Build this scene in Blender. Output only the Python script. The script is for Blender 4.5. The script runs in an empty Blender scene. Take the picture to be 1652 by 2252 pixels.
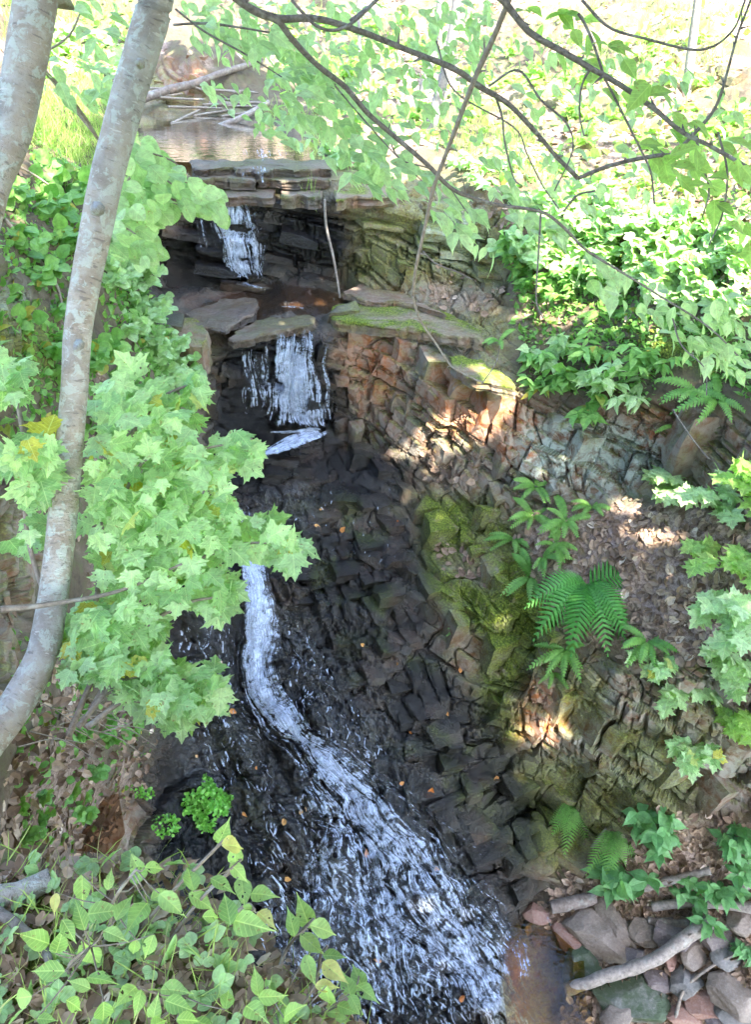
import bpy, math, random
import numpy as np
from mathutils import Vector
random.seed(7)
RNG = np.random.default_rng(7)
scene = bpy.context.scene
COL = scene.collection
R = math.radians

# ---------------------------------------------------------------- camera, sky, sun, exposure
EYE = np.array([0.0, 0.0, 9.0])
PITCH = R(35)
FPX = 1873.0                      # focal length in units of the 1652 x 2251 photo grid
cam_d = bpy.data.cameras.new('camera')
cam = bpy.data.objects.new('camera', cam_d); COL.objects.link(cam)
cam.location = EYE; cam.rotation_euler = (R(90) - PITCH, 0, 0)
cam_d.sensor_fit = 'VERTICAL'; cam_d.sensor_height = 24
cam_d.lens = 24 * FPX / 2251
cam_d.clip_start = 0.05; cam_d.clip_end = 2000
scene.camera = cam

SUN_V = np.array([0.30, -0.52, 0.78]); SUN_V /= np.linalg.norm(SUN_V)
SUN_EL = math.asin(SUN_V[2]); SUN_AZ = math.atan2(SUN_V[0], SUN_V[1])
world = bpy.data.worlds.new('World'); scene.world = world; world.use_nodes = True
wn = world.node_tree; bg = wn.nodes['Background']
sky = wn.nodes.new('ShaderNodeTexSky'); sky.sky_type = 'NISHITA'; sky.sun_disc = False
sky.sun_elevation = SUN_EL; sky.sun_rotation = SUN_AZ
wn.links.new(sky.outputs[0], bg.inputs[0]); bg.inputs[1].default_value = 0.15
sl = bpy.data.lights.new('sun', 'SUN'); sl.energy = 2.1; sl.angle = R(0.5); sl.color = (1, 0.95, 0.86)
so = bpy.data.objects.new('sun', sl); COL.objects.link(so)
so.rotation_euler = Vector(-SUN_V).to_track_quat('-Z', 'Y').to_euler()
scene.view_settings.view_transform = 'Standard'; scene.view_settings.look = 'None'
scene.view_settings.exposure = 3.9; scene.view_settings.gamma = 1
try: scene.view_settings.use_curve_mapping = False
except Exception: pass
scene.cycles.max_bounces = 8; scene.cycles.diffuse_bounces = 3; scene.cycles.glossy_bounces = 3
scene.cycles.transmission_bounces = 4; scene.cycles.transparent_max_bounces = 64
scene.cycles.caustics_reflective = False; scene.cycles.caustics_refractive = False
scene.cycles.sample_clamp_indirect = 6

# ---------------------------------------------------------------- maths helpers
def ray(px, py):
    q = (1126.0 - np.asarray(py, float)) / FPX; p = (np.asarray(px, float) - 826.0) / FPX
    c, s = math.cos(PITCH), math.sin(PITCH)
    return p, c + s * q, -s + c * q
def PY(px, py, Y):                # world point seen at (px,py) at forward distance Y
    a, b, c = ray(px, py); return EYE + np.stack([a / b * Y, Y + 0 * a, c / b * Y], -1)
def PD(px, py, d):                # the same at straight distance d
    a, b, c = ray(px, py); v = np.stack([a, b, c], -1)
    return EYE + v / np.linalg.norm(v, axis=-1, keepdims=True) * np.asarray(d, float)[..., None]
def hsh(*k):
    h = np.zeros(np.broadcast(*k).shape, np.uint32)
    for i, a in enumerate(k):
        h ^= (np.asarray(a).astype(np.int64) & 0xffffffff).astype(np.uint32) * np.uint32([73856093, 19349663, 83492791, 2654435761, 40503][i])
        h ^= h >> np.uint32(15); h *= np.uint32(2246822519); h ^= h >> np.uint32(13)
    h *= np.uint32(3266489917); h ^= h >> np.uint32(16)
    return h.astype(np.float64) / 4294967295.0
def vnoise(p, seed=0):
    i = np.floor(p).astype(np.int64); f = p - i; f = f * f * (3 - 2 * f); out = 0
    for dx in (0, 1):
        for dy in (0, 1):
            for dz in (0, 1):
                w = (f[..., 0] if dx else 1 - f[..., 0]) * (f[..., 1] if dy else 1 - f[..., 1]) * (f[..., 2] if dz else 1 - f[..., 2])
                out = out + w * hsh(i[..., 0] + dx, i[..., 1] + dy, i[..., 2] + dz, seed)
    return out
def fbm(p, sc, oct=4, seed=0):
    p = np.asarray(p, float) * sc; a, t, n = 1.0, 0, 0
    for o in range(oct):
        t = t + a * (vnoise(p, seed + o) - .5); n += a; a *= .5; p = p * 2.03 + 11.3
    return t / n * 2
def voro(u, v, lay, seed):        # 2-D cells redrawn for every layer: id, F1, F2
    iu, iv = np.floor(u).astype(np.int64), np.floor(v).astype(np.int64)
    f1 = np.full(u.shape, 9.); f2 = f1.copy(); idn = np.zeros(u.shape)
    for du in (-1, 0, 1):
        for dv in (-1, 0, 1):
            a, b = iu + du, iv + dv
            d = np.maximum(np.abs(a + .15 + .7 * hsh(a, b, lay, seed) - u), np.abs(b + .15 + .7 * hsh(a, b, lay, seed + 1) - v))
            n = d < f1
            f2 = np.where(n, f1, np.minimum(f2, d)); idn = np.where(n, hsh(a, b, lay, seed + 2), idn); f1 = np.where(n, d, f1)
    return idn, f1, f2
def sstep(a, b, x):
    t = np.clip((x - a) / (b - a), 0, 1); return t * t * (3 - 2 * t)
def spline(pts, n):               # Catmull-Rom through rows of pts
    pts = np.asarray(pts, float); k = len(pts)
    if k == 2:
        t = np.linspace(0, 1, n)[:, None]; return pts[0] * (1 - t) + pts[1] * t
    e = np.vstack([2 * pts[0] - pts[1], pts, 2 * pts[-1] - pts[-2]])
    t = np.linspace(0, k - 1 - 1e-6, n); i = t.astype(int); f = (t - i)[:, None]
    a, b, c, d = e[i], e[i + 1], e[i + 2], e[i + 3]
    return .5 * (2 * b + (c - a) * f + (2 * a - 5 * b + 4 * c - d) * f ** 2 + (3 * b - a - 3 * c + d) * f ** 3)
def unit(v): return v / np.maximum(np.linalg.norm(v, axis=-1, keepdims=True), 1e-9)

# ---------------------------------------------------------------- object helpers
def tag(o, label=None, cat=None, group=None, kind=None):
    if label: o['label'] = label
    if cat: o['category'] = cat
    if group: o['group'] = group
    if kind: o['kind'] = kind
    return o
def mesh(name, V, F, mat, parent=None, smooth=True, attrs=None, uv=None):
    me = bpy.data.meshes.new(name)
    V = np.asarray(V, np.float32)
    if isinstance(F, np.ndarray):
        k = F.shape[1]; me.vertices.add(len(V)); me.vertices.foreach_set('co', V.ravel())
        me.loops.add(F.size); me.loops.foreach_set('vertex_index', F.astype(np.int32).ravel())
        me.polygons.add(len(F)); me.polygons.foreach_set('loop_start', np.arange(0, F.size, k, dtype=np.int32))
        me.update(calc_edges=True)
    else:
        me.from_pydata(V.tolist(), [], F)
    me.polygons.foreach_set('use_smooth', np.full(len(me.polygons), smooth))
    for n, a in (attrs or {}).items():
        a = np.asarray(a, np.float32)
        if a.ndim == 1:
            me.attributes.new(n, 'FLOAT', 'POINT').data.foreach_set('value', a)
        else:
            me.attributes.new(n, 'FLOAT_COLOR', 'POINT').data.foreach_set('color', np.hstack([a, np.ones((len(a), 1), np.float32)]).ravel())
    if uv is not None:
        li = np.empty(len(me.loops), np.int32); me.loops.foreach_get('vertex_index', li)
        me.uv_layers.new(name='UVMap').data.foreach_set('uv', np.asarray(uv, np.float32)[li].ravel())
    if mat: me.materials.append(mat)
    o = bpy.data.objects.new(name, me); COL.objects.link(o)
    if parent: o.parent = parent
    return o
def empty(name, loc, label, cat, group=None):
    o = bpy.data.objects.new(name, None); COL.objects.link(o); o.empty_display_size = .1
    o.location = loc; tag(o, label, cat, group); return o
def child(o, parent):             # keeps world coordinates of a mesh under an Empty that only has a location
    o.parent = parent; l = parent.location
    P = parent.parent; off = Vector(l)
    while P: off += P.location; P = P.parent
    o.location = -off if parent.type == 'EMPTY' else (0, 0, 0)
    return o
class MB:                         # gathers pieces into one mesh
    def __init__(s): s.v = []; s.f = []; s.n = 0; s.a = []; s.uv = []
    def add(s, V, F, a=0.5, uv=None):
        V = np.asarray(V, float); s.v.append(V); s.f += [tuple(int(i) + s.n for i in f) for f in F]; s.n += len(V)
        s.a.append(np.full(len(V), a) if np.isscalar(a) else a); s.uv.append(np.zeros((len(V), 2)) if uv is None else uv)
    def tube(s, pts, rad, seg=7, n=None, wob=0, a=.5, seed=1):
        pts = np.asarray(pts, float); n = n or max(2, len(pts) * 4)
        C = spline(pts, n); r = np.interp(np.linspace(0, 1, n), np.linspace(0, 1, len(rad)), rad)
        T = unit(np.gradient(C, axis=0)); ref = np.array([0.31, .2, .93]); N1 = unit(np.cross(T, ref)); N2 = np.cross(T, N1)
        th = np.linspace(0, 2 * math.pi, seg, endpoint=False)
        ring = np.cos(th)[None, :, None] * N1[:, None] + np.sin(th)[None, :, None] * N2[:, None]
        rr = r[:, None, None] * np.ones((1, seg, 1))
        if wob: rr = rr * (1 + wob * fbm((C[:, None] + ring * r[:, None, None]), 1.2 / max(r.max(), .01) * .5, 3, seed))[..., None]
        V = (C[:, None] + ring * rr).reshape(-1, 3)
        F = [(i * seg + j, i * seg + (j + 1) % seg, (i + 1) * seg + (j + 1) % seg, (i + 1) * seg + j) for i in range(n - 1) for j in range(seg)]
        F += [tuple(range(seg))[::-1], tuple((n - 1) * seg + j for j in range(seg))]
        L = np.r_[0, np.cumsum(np.linalg.norm(np.diff(C, axis=0), axis=1))]
        uv = np.stack([np.tile(th / 6.2832, n), np.repeat(L, seg)], -1)
        s.add(V, F, a, uv); return C
    def build(s, name, mat, parent=None, smooth=True):
        return mesh(name, np.vstack(s.v), s.f, mat, parent, smooth, {'rnd': np.concatenate(s.a)}, np.vstack(s.uv))

# ---------------------------------------------------------------- materials
class NT:
    def __init__(s, name):
        s.m = bpy.data.materials.new(name); s.m.use_nodes = True; s.t = s.m.node_tree
        s.b = s.t.nodes['Principled BSDF']; s.out = s.t.nodes['Material Output']
    def n(s, typ, **k):
        x = s.t.nodes.new(typ)
        for a, b in k.items():
            if a.startswith('i_'): x.inputs[a[2:].replace('_', ' ')].default_value = b
            else: setattr(x, a, b)
        return x
    def l(s, a, b): s.t.links.new(a, b)
    def attr(s, name): return s.n('ShaderNodeAttribute', attribute_name=name)
    def pos(s): return s.n('ShaderNodeNewGeometry').outputs['Position']
    def noise(s, vec, scale, detail=5, rough=.55, dist=0):
        x = s.n('ShaderNodeTexNoise', i_Scale=scale, i_Detail=detail, i_Roughness=rough, i_Distortion=dist)
        if vec is not None: s.l(vec, x.inputs['Vector'])
        return x.outputs['Fac']
    def ramp(s, fac, stops, interp='LINEAR'):
        x = s.n('ShaderNodeValToRGB'); r = x.color_ramp; r.interpolation = interp
        while len(r.elements) < len(stops): r.elements.new(.5)
        for e, (p, c) in zip(r.elements, stops):
            e.position = p; e.color = (c[0], c[1], c[2], 1) if hasattr(c, '__len__') else (c, c, c, 1)
        s.l(fac, x.inputs[0]); return x.outputs[0]
    def mix(s, fac, a, b, mode='MIX'):
        x = s.n('ShaderNodeMix', data_type='RGBA', blend_type=mode)
        for v, i in ((fac, 0), (a, 6), (b, 7)):
            if hasattr(v, 'type') and hasattr(v, 'links'): s.l(v, x.inputs[i])
            elif i == 0: x.inputs[0].default_value = v
            else: x.inputs[i].default_value = (v[0], v[1], v[2], 1)
        return x.outputs[2]
    def math(s, op, a, b=None, c=None, clamp=False):
        x = s.n('ShaderNodeMath', operation=op, use_clamp=clamp)
        for i, v in enumerate((a, b, c)):
            if v is None: continue
            if hasattr(v, 'links'): s.l(v, x.inputs[i])
            else: x.inputs[i].default_value = v
        return x.outputs[0]
    def bump(s, h, strength=.5, dist=.02):
        x = s.n('ShaderNodeBump', i_Strength=strength, i_Distance=dist); s.l(h, x.inputs['Height']); s.l(x.outputs[0], s.b.inputs['Normal']); return x
    def set(s, k, v):
        if hasattr(v, 'links'): s.l(v, s.b.inputs[k])
        else: s.b.inputs[k].default_value = (*v, 1) if hasattr(v, '__len__') and len(v) == 3 else v

def ground_material():
    t = NT('rock_and_soil'); P = t.pos()
    A = t.n('ShaderNodeSeparateColor'); t.l(t.attr('maska').outputs['Color'], A.inputs[0])
    B = t.n('ShaderNodeSeparateColor'); t.l(t.attr('maskb').outputs['Color'], B.inputs[0])
    moss, wet, litter = A.outputs; lichen, ochre, soil = B.outputs
    tint = t.attr('tint').outputs['Fac']
    n1 = t.noise(P, 2.3, 8, .62); n2 = t.noise(P, 9, 7, .65, .4); n3 = t.noise(P, 42, 6, .7); n4 = t.noise(P, 120, 4, .7)
    rock = t.ramp(n1, [(.28, (.05, .044, .036)), (.42, (.12, .095, .066)), (.5, (.17, .125, .085)), (.58, (.2, .105, .062)), (.7, (.11, .105, .08))])
    rock = t.mix(t.math('MULTIPLY', n2, .6), rock, t.ramp(n2, [(.3, (.04, .035, .028)), (.55, (.2, .165, .125)), (.75, (.32, .29, .23))]))
    rock = t.mix(1.0, rock, t.ramp(tint, [(0, .35), (.5, .75), (1, 1.3)]), 'MULTIPLY')
    och = t.mix(n2, (.3, .07, .014), (.5, .17, .045))
    rock = t.mix(t.math('MULTIPLY', ochre, t.ramp(n1, [(.33, .5), (.5, 1)])), rock, och)
    lm = t.math('MULTIPLY', lichen, t.ramp(t.noise(P, 7, 8, .7, .6), [(.38, 0), (.56, 1)]))
    rock = t.mix(lm, rock, t.mix(n3, (.38, .44, .37), (.66, .7, .62)))
    soilc = t.ramp(n2, [(.3, (.07, .05, .03)), (.5, (.13, .095, .06)), (.7, (.12, .13, .05))])
    c = t.mix(soil, rock, soilc)
    lit = t.ramp(t.noise(P, 26, 4, .8), [(.25, (.09, .055, .04)), (.42, (.24, .16, .12)), (.55, (.42, .3, .24)), (.75, (.6, .46, .38))])
    c = t.mix(litter, c, lit)
    mo = t.ramp(n3, [(.34, (.035, .05, .008)), (.5, (.13, .17, .02)), (.68, (.33, .38, .05))])
    mm = t.math('MULTIPLY', moss, t.ramp(n2, [(.3, .25), (.46, 1)]), clamp=True)
    c = t.mix(mm, c, mo)
    wc = t.mix(1.0, c, (.045, .047, .062), 'MULTIPLY')
    c = t.mix(wet, c, wc)
    t.set('Base Color', c)
    ro = t.mix(wet, t.mix(mm, (.82, .82, .82), (1, 1, 1)), t.ramp(n2, [(.35, .05), (.65, .17)]))
    t.l(ro, t.b.inputs['Roughness']); t.l(t.math('MULTIPLY_ADD', wet, .1, .4), t.b.inputs['Specular IOR Level'])
    h = t.math('ADD', t.math('MULTIPLY', n2, .8), t.math('ADD', t.math('MULTIPLY', n3, .6), t.math('MULTIPLY', n4, .25)))
    fl = t.attr('flow').outputs['Fac']                             # thin running water: small standing ripples
    mp = t.n('ShaderNodeMapping'); mp.inputs['Scale'].default_value = (1.25, .8, .8); t.l(P, mp.inputs[0])
    rip = t.math('ADD', t.noise(mp.outputs[0], 17, 3, .55, 1.2), t.math('MULTIPLY', t.noise(mp.outputs[0], 38, 3, .6, .8), .55))
    h = t.math('ADD', h, t.math('MULTIPLY', t.math('MULTIPLY', rip, fl), 2.6))
    bp = t.bump(h, .9, .035)
    t.l(bp.outputs[0], t.b.inputs['Coat Normal']); t.l(t.math('MULTIPLY', t.math('MAXIMUM', fl, t.math('MULTIPLY', wet, .35)), .9, None, True), t.b.inputs['Coat Weight']); t.set('Coat Roughness', .035); t.l(t.math('MULTIPLY_ADD', fl, .55, 1.45), t.b.inputs['Coat IOR'])
    return t.m
def leaf_material(name, c0, c1, c2=None, trans=.4, rough=.55, spec=.35, veins=0.0, holes=0.0):
    t = NT(name); r = t.attr('rnd').outputs['Fac']
    stops = [(0, c0), (.8, c1)] + ([(.93, c1), (.97, c2)] if c2 else [(1, c1)])
    c = t.ramp(r, stops); P = t.pos()
    c = t.mix(1.0, c, t.ramp(t.noise(P, 28, 4, .65), [(.3, .72), (.7, 1.22)]), 'MULTIPLY')
    if veins or holes:
        sx = t.n('ShaderNodeSeparateXYZ'); t.l(t.n('ShaderNodeUVMap').outputs[0], sx.inputs[0]); ax_ = t.math('ABSOLUTE', sx.outputs[0])
    if veins:
        mid = t.ramp(ax_, [(0.0, 1), (.022, 0)]); sv = t.math('SINE', t.math('MULTIPLY', t.math('SUBTRACT', sx.outputs[1], t.math('MULTIPLY', ax_, .9)), 46))
        v = t.math('MAXIMUM', mid, t.math('MULTIPLY', t.ramp(sv, [(.86, 0), (1, 1)]), .6))
        c = t.mix(t.math('MULTIPLY', v, veins), c, (min(1, c1[0] * 1.5 + .08), min(1, c1[1] * 1.3 + .05), c1[2] * 1.2 + .05))
        br = t.ramp(t.noise(P, 55, 3, .6), [(.64, 0), (.7, .7)]); c = t.mix(br, c, (.3, .2, .07))
    t.set('Base Color', c); t.set('Roughness', rough); t.set('Specular IOR Level', spec)
    tr = t.n('ShaderNodeBsdfTranslucent'); t.l(t.mix(1.0, c, (1.3, 1.5, .7), 'MULTIPLY'), tr.inputs[0])
    m = t.n('ShaderNodeMixShader', i_Fac=trans); t.l(t.b.outputs[0], m.inputs[1]); t.l(tr.outputs[0], m.inputs[2]); o = m.outputs[0]
    if holes:
        h = t.ramp(t.noise(P, 75, 2, .5), [(.70 - holes, 1), (.705 - holes, 0)], 'LINEAR'); m2 = t.n('ShaderNodeMixShader'); tp_ = t.n('ShaderNodeBsdfTransparent')
        t.l(h, m2.inputs[0]); t.l(tp_.outputs[0], m2.inputs[1]); t.l(o, m2.inputs[2]); o = m2.outputs[0]
    t.l(o, t.out.inputs[0])
    return t.m
def birch_bark():
    t = NT('birch_bark'); uv = t.n('ShaderNodeUVMap').outputs[0]; P = t.pos()
    mp = t.n('ShaderNodeMapping'); mp.inputs['Scale'].default_value = (5, 60, 1); t.l(uv, mp.inputs[0])
    streak = t.noise(mp.outputs[0], 1.0, 3, .6, .3)
    mp2 = t.n('ShaderNodeMapping'); mp2.inputs['Scale'].default_value = (3, 9, 1); t.l(uv, mp2.inputs[0])
    band = t.noise(mp2.outputs[0], 1, 4, .6)
    big = t.noise(P, 5, 6, .65)
    c = t.ramp(big, [(.3, (.27, .25, .22)), (.45, (.43, .4, .36)), (.6, (.40, .33, .26)), (.72, (.56, .54, .5))])
    c = t.mix(t.math('MULTIPLY', t.ramp(band, [(.45, 0), (.6, 1)]), .5), c, (.23, .17, .13))
    c = t.mix(t.ramp(streak, [(.60, 0), (.66, .62)]), c, (.12, .1, .085))
    c = t.mix(t.ramp(streak, [(.30, .85), (.37, 0)]), c, (.6, .56, .5))
    lic = t.ramp(t.noise(P, 22, 6, .7, .5), [(.52, 0), (.58, .75)])
    c = t.mix(lic, c, (.5, .53, .47))
    t.set('Base Color', c); t.set('Roughness', .75); t.bump(t.math('ADD', streak, t.noise(P, 60, 5, .6)), .9, .016)
    return t.m
def bark(name, c0, c1, scale=30):
    t = NT(name); P = t.pos(); n = t.noise(P, scale, 6, .65)
    c = t.ramp(n, [(.3, c0), (.68, c1)]); c = t.mix(t.ramp(t.noise(P, scale * .4, 4), [(.55, 0), (.7, .6)]), c, (.35, .36, .32))
    t.set('Base Color', c); t.set('Roughness', .8); t.bump(n, .7, .01); return t.m
def stone_material(name, c0, c1, moss=0.0):
    t = NT(name); P = t.pos(); n = t.noise(P, 6, 8, .65); n2 = t.noise(P, 40, 6, .7)
    c = t.ramp(n, [(.3, c0), (.65, c1)]); c = t.mix(t.math('MULTIPLY', n2, .5), c, t.ramp(n2, [(.4, c0), (.7, (.45, .38, .33))]))
    if moss: c = t.mix(t.ramp(n, [(.45, moss), (.62, 0)]), c, (.05, .075, .03))
    t.set('Base Color', c); t.set('Roughness', .62); t.bump(t.math('ADD', n, t.math('MULTIPLY', n2, .5)), .6, .03); return t.m
def pool_material(name, deep, rough=.04, scale=6, bump=.12):
    t = NT(name); P = t.pos()
    mp = t.n('ShaderNodeMapping'); mp.inputs['Scale'].default_value = (1, 2.2, 1); t.l(P, mp.inputs[0])
    n = t.noise(mp.outputs[0], scale, 3, .5)
    t.b.inputs['Base Color'].default_value = (*deep, 1); t.set('Roughness', rough); t.set('IOR', 1.33)
    t.set('Transmission Weight', .75); t.bump(n, bump, .03)
    tr = t.n('ShaderNodeBsdfTransparent'); tr.inputs[0].default_value = (*deep, 1)
    gl = t.n('ShaderNodeBsdfGlossy', i_Roughness=rough); gl.inputs[0].default_value = (1, 1, 1, 1)
    fr = t.n('ShaderNodeFresnel', i_IOR=1.33)
    bp = [x for x in t.t.nodes if x.type == 'BUMP'][0]
    t.l(bp.outputs[0], gl.inputs['Normal']); t.l(bp.outputs[0], fr.inputs['Normal'])
    m = t.n('ShaderNodeMixShader'); t.l(fr.outputs[0], m.inputs[0]); t.l(tr.outputs[0], m.inputs[1]); t.l(gl.outputs[0], m.inputs[2]); t.l(m.outputs[0], t.out.inputs[0])
    return t.m
def sky_tint_foam_material():              # white water: streaks along the flow with clear gaps between them
    t = NT('sky_tint_water'); uv = t.n('ShaderNodeUVMap').outputs[0]; P = t.pos()
    mp = t.n('ShaderNodeMapping'); mp.inputs['Scale'].default_value = (60, 5, 1); t.l(uv, mp.inputs[0])
    s = t.noise(mp.outputs[0], 1.0, 4, .6, .5); g = t.noise(P, 45, 4, .7)
    d = t.attr('rnd').outputs['Fac']
    mp3 = t.n('ShaderNodeMapping'); mp3.inputs['Scale'].default_value = (14, 3, 1); t.l(uv, mp3.inputs[0])
    b = t.noise(P, 11, 4, .65, .6); s2 = t.noise(mp3.outputs[0], 1.0, 3, .6)
    v = t.math('ADD', t.math('MULTIPLY', t.math('SUBTRACT', s, .5), .9), t.math('MULTIPLY', t.math('SUBTRACT', g, .5), .55))
    v = t.math('ADD', v, t.math('MULTIPLY', t.math('SUBTRACT', b, .5), 1.5))
    v = t.math('ADD', t.math('ADD', v, t.math('MULTIPLY', t.math('SUBTRACT', s2, .5), .8)), t.math('SUBTRACT', d, .66))
    a = t.ramp(v, [(-.0, 0), (.6, .92)])
    t.set('Base Color', (.68, .76, .93)); t.set('Roughness', .25); t.set('Specular IOR Level', .6)  # foam base tinted blue, skylight put into the colour
    t.l(a, t.b.inputs['Alpha']); t.bump(t.math('ADD', s, g), .6, .03)
    return t.m
M = dict(
    ground=ground_material(), birch=birch_bark(),
    branch=bark('branch_bark', (.07, .055, .047), (.24, .2, .17), 60),
    twig=bark('twig_bark', (.16, .12, .09), (.32, .26, .2), 50),
    deadwood=bark('dead_wood', (.15, .12, .1), (.4, .33, .28), 25),
    darkwood=bark('dark_log', (.1, .075, .06), (.26, .2, .165), 25),
    greytrunk=bark('grey_bark', (.13, .12, .11), (.27, .25, .23), 20),
    sky_tint_foam=sky_tint_foam_material(),
)

# ---------------------------------------------------------------- the ground: gorge, ledges, banks, hillside
CP = np.array([
 # pool, far bank and the slope behind
 (420,-260,30),(420,-100,24),(420,0,19),(420,120,15.4),(420,232,14.75),(300,235,14.6),(560,245,14.5),(600,225,14.9),(470,300,13.6),(470,340,12.1),
 (640,330,12.2),(700,310,12.6),(720,280,13.5),(850,250,14.2),(700,200,15.5),(700,100,19),(900,100,18.5),(1000,0,23),(700,-100,27),(1100,-260,33),(1300,0,21),(1652,0,19),(2000,0,17),(1652,-260,27),(2000,-260,25),
 (1300,100,16.2),(1300,200,14),(1300,300,12.3),(1300,400,11.2),(1300,500,10.4),(1300,600,9.8),(1200,680,9.6),(1500,150,14),(1480,105,15),(1580,95,14.2),(1600,200,12.6),(1652,300,10.8),(1652,500,8.9),(1652,700,7.9),
 (1950,300,9),(1950,700,6.9),(1950,1100,5.8),(1950,1500,5.0),(1950,1900,4.4),(1950,2251,3.6),(1950,2480,3.1),
 # stream centre line with the ledges
 (600,358,11.5),(600,376,11.42),(600,387,11.15),(600,412,11.08),(600,430,10.85),(600,540,10.78),(580,640,10.7),(620,690,10.0),(600,715,9.8),(600,738,9.62),(600,850,9.55),(610,960,9.42),(600,990,9.15),
 (500,358,11.5),(500,376,11.4),(500,430,10.85),(480,560,10.75),(500,640,10.65),(700,358,11.6),(690,385,11.2),(690,430,10.8),(690,610,10.65),(680,690,10.0),(680,715,9.85),(690,740,9.6),(700,950,9.4),
 (520,735,9.6),(520,900,9.4),(520,1010,9.0),(520,1060,8.6),(600,1050,8.65),(720,975,9.25),(720,1050,8.7),(600,1120,8.3),(600,1200,7.95),(600,1300,7.5),(600,1400,7.1),(600,1500,6.7),(600,1600,6.3),(650,1700,5.9),(650,1800,5.5),(650,1900,5.15),(650,2000,4.8),(650,2100,4.45),(650,2251,3.95),(650,2480,3.4),
 (800,1050,8.7),(800,1120,8.3),(780,1250,7.75),(780,1400,7.1),(800,1500,6.7),(800,1700,5.9),(800,1900,5.15),(850,2100,4.45),(850,2251,3.97),(950,2480,3.35),(480,1150,7.9),(460,1250,7.3),
 # left side
 (400,362,11.5),(330,430,11.0),(350,480,10.8),(350,560,10.7),(350,630,10.5),(400,650,10.25),(400,690,9.9),(400,712,9.5),(400,760,9.25),(440,800,9.15),(450,950,8.9),(480,1050,8.5),(400,1050,7.7),
 (300,1000,6.9),(200,900,6.6),(300,800,7.8),(330,700,8.8),(300,600,9.0),(250,500,9.1),(250,400,9.9),(270,330,11.2),(150,330,10),(100,250,11),(200,210,13),(280,225,14.6),(120,150,15.5),(0,100,13),(0,0,15),(200,0,20),(150,-200,26),(-250,-200,20),(-250,0,12),(-250,300,7),(-250,700,4.6),(-250,1200,3.6),(-250,1700,2.2),(-250,2251,1.5),(-250,2480,1.2),
 (0,300,8.5),(0,450,7.5),(0,600,6.2),(0,750,5.5),(0,900,5.0),(0,1100,4.5),(0,1300,3.8),(0,1500,3.2),(0,1640,2.85),(0,1850,2.5),(150,700,7),(150,1000,6.0),(150,1200,5.4),(150,1400,4.7),(150,1550,4.3),(100,1650,3.5),(200,1650,4.5),(250,1750,4.9),(100,1800,3.6),(210,1850,4.7),
 (350,1700,5.65),(350,1500,6.3),(350,1350,6.7),(430,1200,7.3),(300,1200,6.2),(400,1900,5.0),(200,2000,3.8),(200,2251,3.0),(450,2251,3.75),(450,2480,3.2),
 # upper right wall and slabs
 (760,385,11.3),(760,405,11.0),(850,415,11.1),(850,436,10.75),(850,600,10.5),(850,640,10.35),(1000,645,10.1),(1080,620,10.0),(1000,460,10.6),(1000,600,10.3),(1100,430,10.5),(1100,560,10.1),(1000,350,12),(1000,250,14.2),(800,310,13),
 (760,632,10.75),(900,690,9.97),(760,698,9.75),(1060,742,9.2),(900,722,9.5),(760,760,9.55),(760,900,9.45),(760,955,9.35),(900,760,9.37),(900,930,9.02),(900,990,8.85),(1060,790,8.9),(1060,830,8.7),(1060,870,8.55),(1060,1000,8.4),(1060,1090,8.1),
 (1150,850,8.6),(1250,720,9.2),(1250,800,8.8),(1300,880,8.2),(1300,912,8.05),(1300,1080,7.8),(1300,1130,7.5),(1450,750,8.4),(1450,900,7.85),(1450,1080,7.5),(1500,1150,7.0),(1652,900,7.2),(1652,1100,6.6),(1652,1300,6.0),
 # fern shelf, lower right wall, debris
 (1150,1170,7.7),(1250,1200,7.4),(1400,1200,7.0),(1400,1350,6.5),(1250,1350,6.7),(1200,1430,6.5),(1350,1440,6.2),(1500,1400,6.1),(1150,1330,6.9),(1150,1500,6.45),(1150,1650,6.2),(1200,1780,5.9),(1350,1470,6.0),(1350,1750,5.65),(1350,1830,5.45),(1500,1480,5.75),(1500,1720,5.45),(1480,1800,5.3),(1480,1900,5.1),
 (1652,1450,5.6),(1652,1600,5.45),(1652,1800,5.2),(1652,1950,4.85),(1652,2251,3.85),(1450,2000,4.85),(1300,1950,5.15),(1250,2060,4.75),(1450,2150,4.3),(1600,2150,4.2),(1300,2251,3.95),(1200,2080,4.66),(1300,2480,3.3),(1652,2480,3.2),
 # stepped rocks right of the cascade
 (900,1100,8.4),(1000,1150,8.0),(1000,1250,7.5),(900,1250,7.6),(1000,1400,6.95),(900,1400,7.02),(1080,1300,7.15),(1080,1450,6.72),(1000,1550,6.45),(900,1600,6.25),(1000,1700,5.9),(1100,1750,5.85),(900,1800,5.5),(1050,1850,5.35),(1180,1870,5.4),(1100,1950,5.1),(900,2000,4.8),(1000,2150,4.3),(1100,2100,4.5),(1100,2251,3.95)], float)
GX0, GX1, GY0, GY1, GS = -330, 1982, -260, 2482, 3.0
gx = np.arange(GX0, GX1, GS); gy = np.arange(GY0, GY1, GS); NX, NY = len(gx), len(gy)
def rbf(px, py):
    c = CP[:, :2]; N = len(c); c2 = 12.0 ** 2
    ph = lambda a, b: np.sqrt(((a[:, None] - b[None]) ** 2).sum(-1) + c2)
    A = np.zeros((N + 3, N + 3)); A[:N, :N] = ph(c, c) + np.eye(N) * -.5; A[:N, N] = 1; A[:N, N + 1:] = c / 1000; A[N:, :N] = A[:N, N:].T
    w = np.linalg.solve(A, np.r_[np.log(CP[:, 2]), 0, 0, 0]); out = np.empty(len(px))
    for i in range(0, len(px), 40000):
        q = np.stack([px[i:i + 40000], py[i:i + 40000]], -1)
        out[i:i + 40000] = ph(q, c) @ w[:N] + w[N] + (q / 1000) @ w[N + 1:]
    return np.exp(out)
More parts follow.
